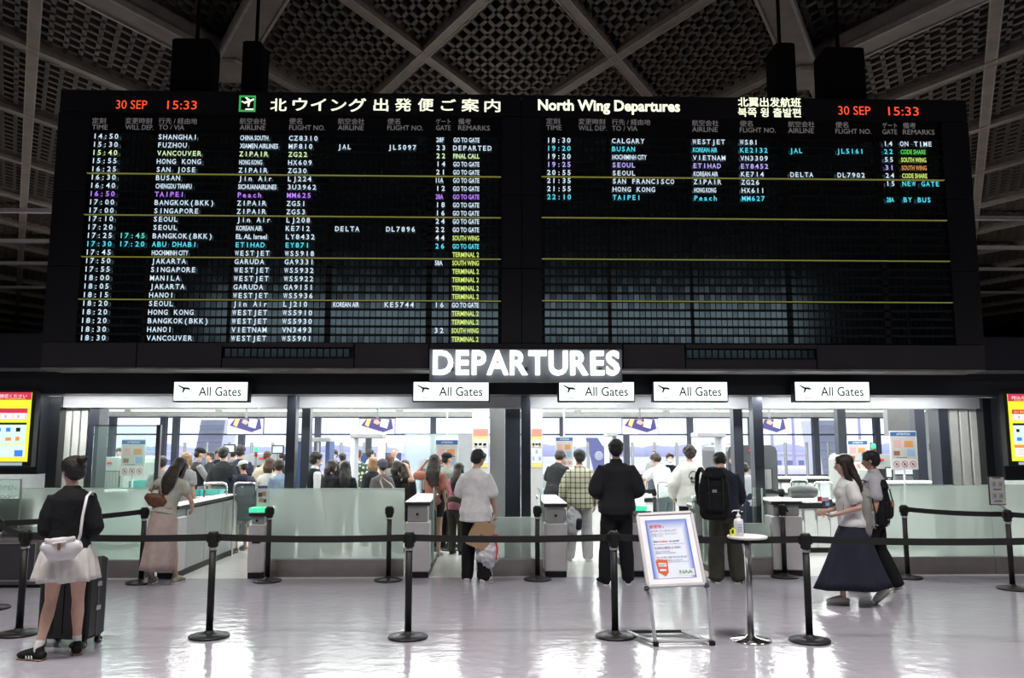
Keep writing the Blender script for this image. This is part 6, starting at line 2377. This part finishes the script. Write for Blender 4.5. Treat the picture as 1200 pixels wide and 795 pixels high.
person('curly-haired man in an off-white sweatshirt with a black skull print', 808, 13.0, 524, rz=4,
       top=('long', cOFF, dict(hem=.78, fit=.045, flare=.02, bag=.03, print=skull_print)), bottom=('trousers', cBLK, dict(wide=.01)), hair=('curly', 'dark'), shoes=sWHT, vox=.0105,
       pose=dict(le=(-.28, .0, 1.13), lw=(-.24, .15, .92), hpitch=0))
# backpack wearer
P11, s11, T11, _ = person('person in wide olive trousers with head bowed under a big backpack', 846, 10.45, 543, rz=-6,
                          top=('jacket', cNAVY, dict(hem=.86, fit=.03, bag=.02)), bottom=('trousers', cKHA, dict(wide=.034)), hair=('short', 'black'), shoes=sBW, skin='fair', vox=.0095, width=1.05,
                          pose=dict(crouch=.17, lean=13, hpitch=38, re=(.24, .12, 1.10), rw=(.20, .26, .98), le=(-.22, .12, 1.12), lw=(-.15, .32, 1.02), lf=(-.12, .0, .085, 14), rf=(.16, .0, .085, -25)))
# walking woman
P12, s12, T12, SH12 = person('woman in a white T-shirt and long navy skirt walking left with a grey bag', 992, 9.05, 535, rz=80,
                             top=('tee', cWHT, dict(hem=.90, fit=.028, flare=.016, sleeve=.62)), bottom=('skirt', cNAVY, dict(top=1.0, hem=.19, r=.30, ry=.42, dy=.02, pleats=6, amp=.07, pow=1.25, tilt=-.05)), hair=('long', 'dark'),
                             shoes=('slipper', cloth('clog_white', (.60, .58, .54)), mat('sole_white', (.6, .6, .58), .6)), skin='fair', female=True, vox=.009,
                             pose=dict(lean=5, hairlen=1.27, le=(-.22, -.06, 1.13), lw=(-.17, .17, 1.05), re=(.21, .0, 1.12), rw=(.13, .24, 1.06), ln=(.5, 0, 1), lf=(-.06, .13, .085, 4), rf=(.08, -.36, .17, -4, 38),
                                       rk=(.08, -.02, .50), lk=(-.08, .14, .49)))
# man behind her
P13, s13, T13, _ = person('man in a pale grey shirt with a black backpack walking behind the woman', 1022, 9.75, 530, rz=62,
                          top=('tee', cloth('pale_grey_shirt', (.42, .43, .47)), dict(hem=.82, fit=.035, flare=.01, sleeve=.75, collar=True)), bottom=('trousers', cBLK, dict(wide=.02)), hair=('short', 'black'), shoes=sWHT, skin='light', vox=.0095,
                          pose=dict(hpitch=10, lf=(-.10, .16, .085, 4), rf=(.10, -.20, .11, -4, 20), lk=(-.09, .14, .50), rk=(.09, -.02, .50)))
person('short person in a white cap and dark jacket at the end of the first lane', 286, 13.7, 541, rz=52,
       top=('tee', cNAVY, dict(hem=.60, fit=.07, flare=.03, sleeve=.95)), bottom=('shorts', cGRY, dict(ln=.8, wide=.02)), hair=('cap', 'black'), shoes=sSLP, skin='tan', vox=.0115,
       pose=dict(hat=cloth('cap_white', (.62, .62, .58)), hpitch=12, le=(-.24, .08, 1.10), lw=(-.16, .26, 1.05)))
person('tall man in a black shirt and pale shorts seen from behind, first gate lane', 262, 14.6, 525, rz=-4,
       top=('tee', cBLK2, dict(hem=.86, fit=.04, sleeve=.9)), bottom=('shorts', cloth('pale_shorts', (.38, .38, .34)), dict(ln=.85, wide=.02)), hair=('short', 'black'), shoes=sSLP, skin='light', vox=.0115)

# ---- people in the queue and at the belts further back
BV = .0155
back = [
    ('person in a pale shirt seen through the left glass, head bowed', 190, 13.6, 536, 20, ('tee', cGRY), 'short', 'black', 'light', {}, False, False),
    ('person with short blond hair behind the woman in the sage blouse', 219, 13.3, 532, -20, ('tee', cGRY), 'bob', 'blonde', 'light', {}, True, False),
    ('staff member in a black cap and black vest handling trays at the left', 232, 14.9, 526, -55, ('vest', cBLK2, dict(under=cGRY)), 'cap', 'black', 'fair', dict(re=(.22, .16, 1.1), rw=(.2, .36, 1.0), hpitch=14), False, False),
    ('dark-haired person in black, small and far behind the left queue', 246, 20.0, 531, 150, ('tee', cBLK2), 'short', 'black', 'tan', {}, False, False),
    ('second small person in black with folded arms far behind the left queue', 255.5, 20.3, 528, 200, ('tee', cBLK), 'short', 'black', 'tan', dict(le=(-.25, .05, 1.12), lw=(.05, .16, 1.14), re=(.25, .05, 1.12), rw=(-.05, .16, 1.12)), False, False),
    ('person in a grey-green shirt between two dark-haired men at the left', 273, 16.6, 525, 0, ('tee', cloth('moss_grey', (.16, .18, .17))), 'short', 'black', 'light', {}, False, False),
    ('broad man in a navy T-shirt seen from behind at the left', 281.5, 15.4, 523, -3, ('tee', cNAVY, dict(fit=.05)), 'short', 'black', 'light', {}, False, False),
    ('balding man in a beige shirt in the left queue', 313, 14.5, 529, -10, ('tee', cBEI, dict(fit=.05)), 'buzz', 'brown', 'light', dict(hpitch=10), False, False),
    ('brown-haired woman in a white top in front of the man in beige', 316, 13.2, 538, -12, ('tee', cOFF, dict(sleeve=.3)), 'bob', 'brown', 'light', dict(hpitch=12), True, False),
    ('person in a pale blue shirt bending beside the left slate post', 331, 12.6, 545, 35, ('long', cloth('pale_blue', (.20, .27, .36))), 'short', 'dark', 'light', dict(lean=22, crouch=.1), False, False),
    ('person in a dark top with a pale mask beyond the left queue', 329, 17.0, 532, 120, ('tee', cBLK2), 'short', 'black', 'light', {}, False, True),
    ('masked staff member in a black vest and white shirt beside the left twin posts', 370, 12.45, 531, -62, ('vest', cBLK, dict(under=cWHT)), 'short', 'black', 'fair', dict(hpitch=6), False, True),
    ('dark-haired woman in a black top looking down, beside the masked staff member', 387, 13.4, 540, -50, ('tee', cBLK2), 'bob', 'dark', 'light', dict(hpitch=24), True, False),
    ('masked staff member far behind the left metal detector', 391, 18.3, 528, 168, ('vest', cBLK, dict(under=cGRY)), 'short', 'black', 'fair', {}, False, True),
    ('person in a yellow jacket partly hidden by the left metal detector', 401, 18.6, 532, 30, ('long', cloth('yellow', (.62, .40, .10))), 'short', 'black', 'light', {}, False, False),
    ('woman with long black hair in black in front of the left metal detector', 405, 13.3, 541, 8, ('tee', cBLK), 'long', 'black', 'light', dict(hairlen=1.15), True, False),
    ('heavy man in a leaf-print shirt inside the left metal detector', 420, 16.3, 527, -8, ('tee', floral(), dict(fit=.06, flare=.02)), 'buzz', 'brown', 'tan', {}, False, False),
    ('man in a white shirt far behind the leaf-print shirt', 434, 19.5, 528, -60, ('tee', cWHT), 'short', 'black', 'light', {}, False, False),
    ('blond person beside the grey beanie', 437, 14.3, 537, 25, ('long', cBLK2), 'bob', 'blonde', 'light', {}, True, False),
    ('person in a grey-violet beanie and grey top with a cream tote', 448, 13.0, 540, 32, ('long', cloth('warm_grey', (.13, .115, .115))), 'beanie', 'dark', 'light', dict(hat=cloth('beanie_violet_grey', (.09, .085, .12))), False, False),
    ('person with brown hair behind the beanie wearer', 457, 15.4, 534, -15, ('tee', cGRY), 'bob', 'brown', 'light', {}, True, False),
    ('balding man in a white shirt facing the hall, far back', 462, 19.0, 526, 176, ('tee', cWHT, dict(fit=.05)), 'buzz', 'grey', 'tan', {}, False, False),
    ('woman in black with both hands raised to her dark hair', 465, 13.5, 541, -42, ('tee', cBLK, dict(sleeve=.4)), 'bob', 'black', 'light', dict(re=(.34, .12, 1.36), rw=(.18, .12, 1.60), le=(-.3, .12, 1.34), lw=(-.14, .12, 1.58), hpitch=14), True, False),
    ('woman with long straight dark hair beside the raised arms', 474.5, 13.9, 540, 5, ('long', cBLK2), 'long', 'dark', 'light', dict(hairlen=1.05), True, False),
    ('woman with a long dark ponytail and pink top behind the man in white', 536, 13.2, 543, -25, ('tee', cloth('pink', (.45, .18, .25))), 'long', 'dark', 'light', dict(lean=10), True, False),
    ('masked staff member behind the leaning man in white', 785, 17.2, 532, 178, ('vest', cBLK, dict(under=cWHT)), 'short', 'black', 'fair', {}, False, True),
    ('far person with a bald head above the leaning man in white', 767, 19.4, 529, 160, ('tee', cGRY), 'buzz', 'dark', 'tan', {}, False, False),
    ('dark-haired person in a dark jacket hidden beside the right inner post', 861, 14.4, 533, 60, ('long', cBLK2), 'short', 'black', 'light', {}, False, False),
    ('person in a pale grey top reaching down between the two right slate posts', 878, 13.6, 548, 20, ('long', cloth('silver_grey', (.36, .38, .42))), 'short', 'black', 'light', dict(lean=24, crouch=.1), False, False),
    ('small far person seated beyond the pale x-ray machine at the left', 119, 21.0, 527, 170, ('tee', cGRY), 'short', 'black', 'light', {}, False, False),
    ('small far person behind the leftmost ATTENTION sign', 139.5, 20.6, 526, 185, ('tee', cWHT), 'short', 'dark', 'light', {}, False, False),
]
bots = [cBLK, cDEN, cGRY, cNAVY, cKHA]
for i, (la, px, Y, hy, rz, tp, hk, hc_, sk, po, fem, mk) in enumerate(back):
    person(la, px, Y, hy, rz, top=tp, bottom=('trousers', bots[i % 5], dict(wide=.01)), hair=(hk, hc_), shoes=(sBLK, sWHT)[i % 2], skin=sk, pose=po, female=fem, vox=BV if Y > 13.8 else .0125, mask=mk, group='travellers and staff inside the security hall')

# ================================================================ BAGS
# white shoulder bag
a = Vector(P1.location)
RP = Matrix.Rotation(rad(14), 3, 'Z')


def PW(T, p, root, rz):
    return Vector(root.location) + Matrix.Rotation(rad(rz), 3, 'Z') @ T(p)


WBAG = mat('white_leather', (.62, .61, .62), .35, bump=.05)
bc = U(72, 641, 6.80)
sb = thing('shoulder_bag', 'white leather shoulder bag on the back of the woman in black', 'bag', bc, rad(8))
sb.scale = (.88, .9, .95)
q = MB()
q.tube([(-.145, 0, .0), (-.10, 0, -.012), (0, 0, -.018), (.10, 0, -.012), (.145, 0, .004)], [(.045, .040), (.050, .085), (.055, .100), (.050, .092), (.042, .050)], n=18, side=(0, 1, 0))
skinned(q, 'body', WBAG, sb, .008, 4)
q = MB()
q.tube([(-.13, -.030, .060), (-.02, -.046, .020), (.12, -.030, .075)], [(.018, .010), (.050, .012), (.018, .010)], n=12, side=(0, 0, 1))
skinned(q, 'flap', WBAG, sb, .007, 3)
MB().span(-.012, .014, -.066, -.052, -.02, .035).build('clasp', mat('brass', (.42, .20, .08), .3, .8), sb)
MB().tube([(-.05, -.056, .03), (.05, -.056, .045)], [.008, .008], n=8).build('flap_strap', WBAG, sb)
shp = Vector(U(105, 579, 6.88)) - Vector(bc)
shp = Matrix.Rotation(rad(-8), 3, 'Z') @ shp
MB().tube([(.135, 0, .03), (.16, -.02, .10), lerp(V(.16, -.02, .10), shp, .5) + V(0, -.02, 0), shp + V(0, .01, .0), shp + V(.01, .08, .035), shp + V(0, .16, .0)], [(.013, .004)] * 6, n=8, side=(1, 0, 0)).build('strap', WBAG, sb)

# black suitcase
sc = thing('suitcase', 'large black hard-shell suitcase behind the woman in the mini skirt', 'suitcase', (U(86, 700, 7.45)[0], 7.45, 0), rad(-10))
SCB = mat('suitcase_black', (.008, .008, .009), .35)
zt_ = .745
MB().box((0, 0, (zt_ + .07) / 2), (.47, .27, zt_ - .07), 0, bev=.035).build('shell', SCB, sc)
for k in range(5):
    MB().span(-.19 + k * .095 - .012, -.19 + k * .095 + .012, -.142, -.132, .12, zt_ - .08).build('rib', SCB, sc)
MB().span(-.238, .238, -.012, .012, .08, zt_ + .004).build('zip_band', mat('zip_grey', (.05, .05, .05), .5), sc)
for sx in (-1, 1):
    for sy in (-1, 1):
        w = MB().box((sx * .19, sy * .09, .055), (.03, .035, .05)).build('caster', BLACK, sc)
        MB().tube([(sx * .19 - .02, sy * .10, .030), (sx * .19 + .02, sy * .10, .030)], [.029, .029], n=16, side=(0, 0, 1), cap=False).build('wheel', mat('wheel_dark', (.03, .03, .03), .4), w)
        MB().lathe([(.008, -.022), (.008, .022)], n=8).build('hub', CHROME, w).matrix_local = Matrix.Translation((sx * .19, sy * .10, .030)) @ Matrix.Rotation(pi / 2, 4, 'Y')
MB().tube([(-.07, -.05, zt_), (-.07, -.05, zt_ + .02), (.07, -.05, zt_ + .02), (.07, -.05, zt_)], [.012] * 4, n=8).build('handle', BLACK, sc)
for z in (.30, .50):
    MB().span(.228, .245, -.03, .03, z, z + .04).build('latch', CHROME, sc)

# brown handbag of the woman in pink
p = U(182, 585, 10.42)
hb = thing('handbag', 'brown leather handbag held by the woman in the pink skirt', 'bag', p, rad(-5))
q = MB()
q.tube([(-.10, 0, .03), (-.05, 0, .0), (.06, 0, -.03), (.11, 0, -.055)], [(.04, .05), (.055, .085), (.055, .09), (.04, .055)], n=14, side=(0, 1, 0))
skinned(q, 'body', mat('brown_leather', (.12, .045, .025), .45), hb, .009, 3)
MB().tube([(-.06, 0, .06), (-.02, 0, .17), (.04, 0, .15), (.07, 0, .02)], [.008] * 4, n=8).build('handle', mat('brown_leather', (.12, .045, .025), .45), hb)
MB().span(-.01, .02, -.062, -.05, .0, .03).build('clasp', mat('brass', (.42, .20, .08), .3, .8), hb)

# paper bag and plastic bag
hx, hy_, hz_ = U(573, 603, 10.42)
pb_ = thing('paper_bag', 'brown paper carrier bag tilted in the hand of the man in white', 'bag', (hx - .10, hy_ - .02, hz_ - .24), 0)
M_ = Matrix.Rotation(rad(24), 3, 'Y') @ Matrix.Rotation(rad(12), 3, 'Z')
KR = mat('kraft_paper', (.42, .27, .16), .8, bump=.15, bscale=20)
q = MB()
c8 = [(-.13, -.05, -.17), (.13, -.05, -.17), (.13, .05, -.17), (-.13, .05, -.17), (-.13, -.045, .17), (.13, -.045, .17), (.13, .045, .17), (-.13, .045, .17)]
q.v += [tuple(M_ @ Vector(c)) for c in c8]
for f in ((0, 3, 2, 1), (0, 1, 5, 4), (1, 2, 6, 5), (2, 3, 7, 6), (3, 0, 4, 7)):
    q.face(f)
b_ = len(q.v)
q.v += [tuple(M_ @ (Vector(c) * .985)) for c in c8]
for f in ((0, 3, 2, 1), (0, 1, 5, 4), (1, 2, 6, 5), (2, 3, 7, 6), (3, 0, 4, 7)):
    q.face(tuple(b_ + i for i in reversed(f)))
for i, j in ((4, 5), (5, 6), (6, 7), (7, 4)):
    q.face((i, j, b_ + j, b_ + i))
q.build('body', KR, pb_)
for yy in (-.045, .045):
    MB().tube([M_ @ V(-.05, yy, .165), M_ @ V(-.03, yy * .5, .24), M_ @ V(.03, yy * .5, .24), M_ @ V(.05, yy, .165)], [.005] * 4, n=6).build('handle', KR, pb_)
q = MB()
q.quad(*[tuple(M_ @ V(x, -.0525, z)) for x, z in ((-.02, -.03), (.03, -.03), (.03, .01), (-.02, .01))])
q.build('stamp', mat('stamp_brown', (.25, .12, .06), .6), pb_)
pl = thing('plastic_bag', 'white plastic bag with red tie hanging from the hand of the man in white', 'bag', (hx - .02, hy_ + .03, hz_ - .44), 0)
q = MB()
q.tube([(0, 0, -.17), (0, 0, -.10), (.0, 0, .0), (.02, 0, .10), (.03, 0, .17)], [(.08, .06), (.14, .09), (.135, .085), (.07, .05), (.02, .02)], n=18, side=(1, 0, 0))
skinned(q, 'body', mat('plastic_white', (.55, .55, .58), .3, bump=.4, bscale=25), pl, .010, 1, .05, HR)
MB().tube([(.03, 0, .15), (.03, 0, .30), (.02, 0, .42)], [.010, .008, .006], n=6).build('handle', mat('plastic_white', (.55, .55, .58), .3, bump=.4, bscale=25), pl)
q = MB()
q.span(.03, .13, -.06, -.04, .12, .20)
q.tube([(.10, -.07, .12), (.13, -.075, .02), (.11, -.07, -.10)], [.012, .010, .008], n=6)
q.build('red_tie', mat('tie_red', (.65, .02, .02), .5), pl)

# white bag of the plaid shirt
p = U(672, 607, 12.3)
wb2 = thing('carrier_bag', 'white and navy carrier bag held by the man in plaid', 'bag', p, 0)
q = MB()
q.tube([(0, 0, -.17), (0, 0, -.08), (0, 0, .08), (0, 0, .14)], [(.09, .05), (.12, .06), (.10, .05), (.05, .03)], n=14, side=(1, 0, 0))
skinned(q, 'body', mat('plastic_white', (.55, .55, .58), .3, bump=.4, bscale=25), wb2, .012, 1, .03, HR)
MB().tube([(0, 0, .13), (0, 0, .22)], [.012, .008], n=6).build('handle', mat('plastic_white', (.55, .55, .58), .3, bump=.4, bscale=25), wb2)
MB().tube([(.07, -.05, -.14), (.08, -.06, -.04)], [.045, .045], n=10).build('navy_patch', cNAVY, wb2)


def backpack(label, loc, rz, w, h, d, m_, grey=False):
    t = thing('backpack', label, 'backpack', loc, rad(rz))
    q = MB()
    q.tube([(0, 0, -h * .42), (0, 0, -h * .2), (0, 0, h * .15), (0, .0, h * .38)], [(w * .46, d * .46), (w * .5, d * .5), (w * .47, d * .45), (w * .36, d * .32)], n=22, side=(1, 0, 0))
    skinned(q, 'main_sack', m_, t, .010, 3, .02)
    q = MB()
    q.tube([(0, -d * .42, -h * .30), (0, -d * .45, -h * .02)], [(w * .34, d * .22), (w * .33, d * .20)], n=16, side=(1, 0, 0))
    skinned(q, 'front_pocket', m_, t, .010, 3, .012)
    q = MB()
    q.tube([(0, -d * .1, h * .36), (0, -d * .12, h * .44)], [(w * .40, d * .42), (w * .30, d * .30)], n=16, side=(1, 0, 0))
    skinned(q, 'lid', m_, t, .010, 2, .012)
    for sx in (-1, 1):
        MB().tube([(sx * w * .28, d * .25, h * .40), (sx * w * .34, d * .75, h * .50), (sx * w * .40, d * 1.45, h * .35), (sx * w * .42, d * 1.5, h * .05), (sx * w * .40, d * .9, -h * .22), (sx * w * .36, d * .3, -h * .32)],
                  [(.028, .007)] * 6, n=8, side=(1, 0, 0)).build('shoulder_strap', m_, t)
        MB().tube([(sx * w * .22, -d * .50, h * .30), (sx * w * .22, -d * .66, -h * .02), (sx * w * .2, -d * .62, -h * .3)], [.008] * 3, n=6).build('webbing', BELT, t)
    MB().tube([(-.04, d * .1, h * .44), (-.03, d * .1, h * .52), (.03, d * .1, h * .52), (.04, d * .1, h * .44)], [.008] * 4, n=6).build('grab_handle', BELT, t)
    MB().span(-w * .12, w * .02, -d * .66, -d * .64, h * .02, h * .08).build('badge', mat('badge_grey', (.25, .25, .26), .5), t)
    return t


p = U(837, 578, 10.05)
backpack('big black backpack on the bowed person by the sanitizer table', p, -6, .38, .60, .22, cBLK)
p = U(1031, 589, 9.68)
bp13 = backpack('black backpack on the man behind the woman in the navy skirt', p, 52, .32, .52, .20, cBLK)
MB().span(-.02, .02, -.155, -.145, -.05, .02).build('orange_tag', mat('tag_orange', (.65, .12, .04), .5), bp13)
p = U(1012, 600, 9.05)
backpack('slouchy grey bag on the back of the woman in the navy skirt', p, 78, .32, .50, .16, cloth('bag_grey', (.26, .26, .25)))
p = (U(282, 575, 13.45)[0], 13.45, U(282, 572, 13.45)[2])
backpack('small navy backpack on the short person in the white cap', p, 40, .26, .40, .13, cNAVY)
# tote on the beanie wearer
p = U(458, 577, 12.6)
tt = thing('tote_bag', 'cream tote bag on the shoulder of the beanie wearer', 'bag', p, rad(15))
MB().box((0, 0, -.17), (.42, .07, .36), 0, bev=.02).build('body', cloth('cream_canvas', (.50, .46, .40)), tt)
for yy in (-.02, .02):
    MB().tube([(-.10, yy, .0), (-.16, yy, .16), (-.13, yy + .1, .22), (.0, yy, .12), (.08, yy, 0)], [(.012, .004)] * 5, n=6).build('handle', cloth('cream_canvas', (.50, .46, .40)), tt)

# things in the hands of the walking woman
p = U(966, 593, 8.98)
bk_ = thing('booklet', 'small red passport and dark boarding papers held by the walking woman', 'papers', p, rad(20))
MB().span(-.03, .10, -.02, .0, -.02, .07).build('dark_folder', mat('folder_dark', (.06, .06, .10), .5), bk_)
MB().span(-.06, .04, -.03, -.02, .05, .09).build('pale_paper', mat('paper_pink', (.50, .38, .42), .5), bk_)
MB().span(-.10, -.05, -.02, -.01, .05, .10).build('red_cover', mat('cover_red', (.45, .03, .05), .5), bk_)
MB().span(.0, .05, -.024, -.02, .0, .04).build('label_print', mat('label_skyblue', (.25, .45, .70), .5), bk_)

bake_all()

# every mesh that is not a copy keeps its custom category only on top level; nothing else to do
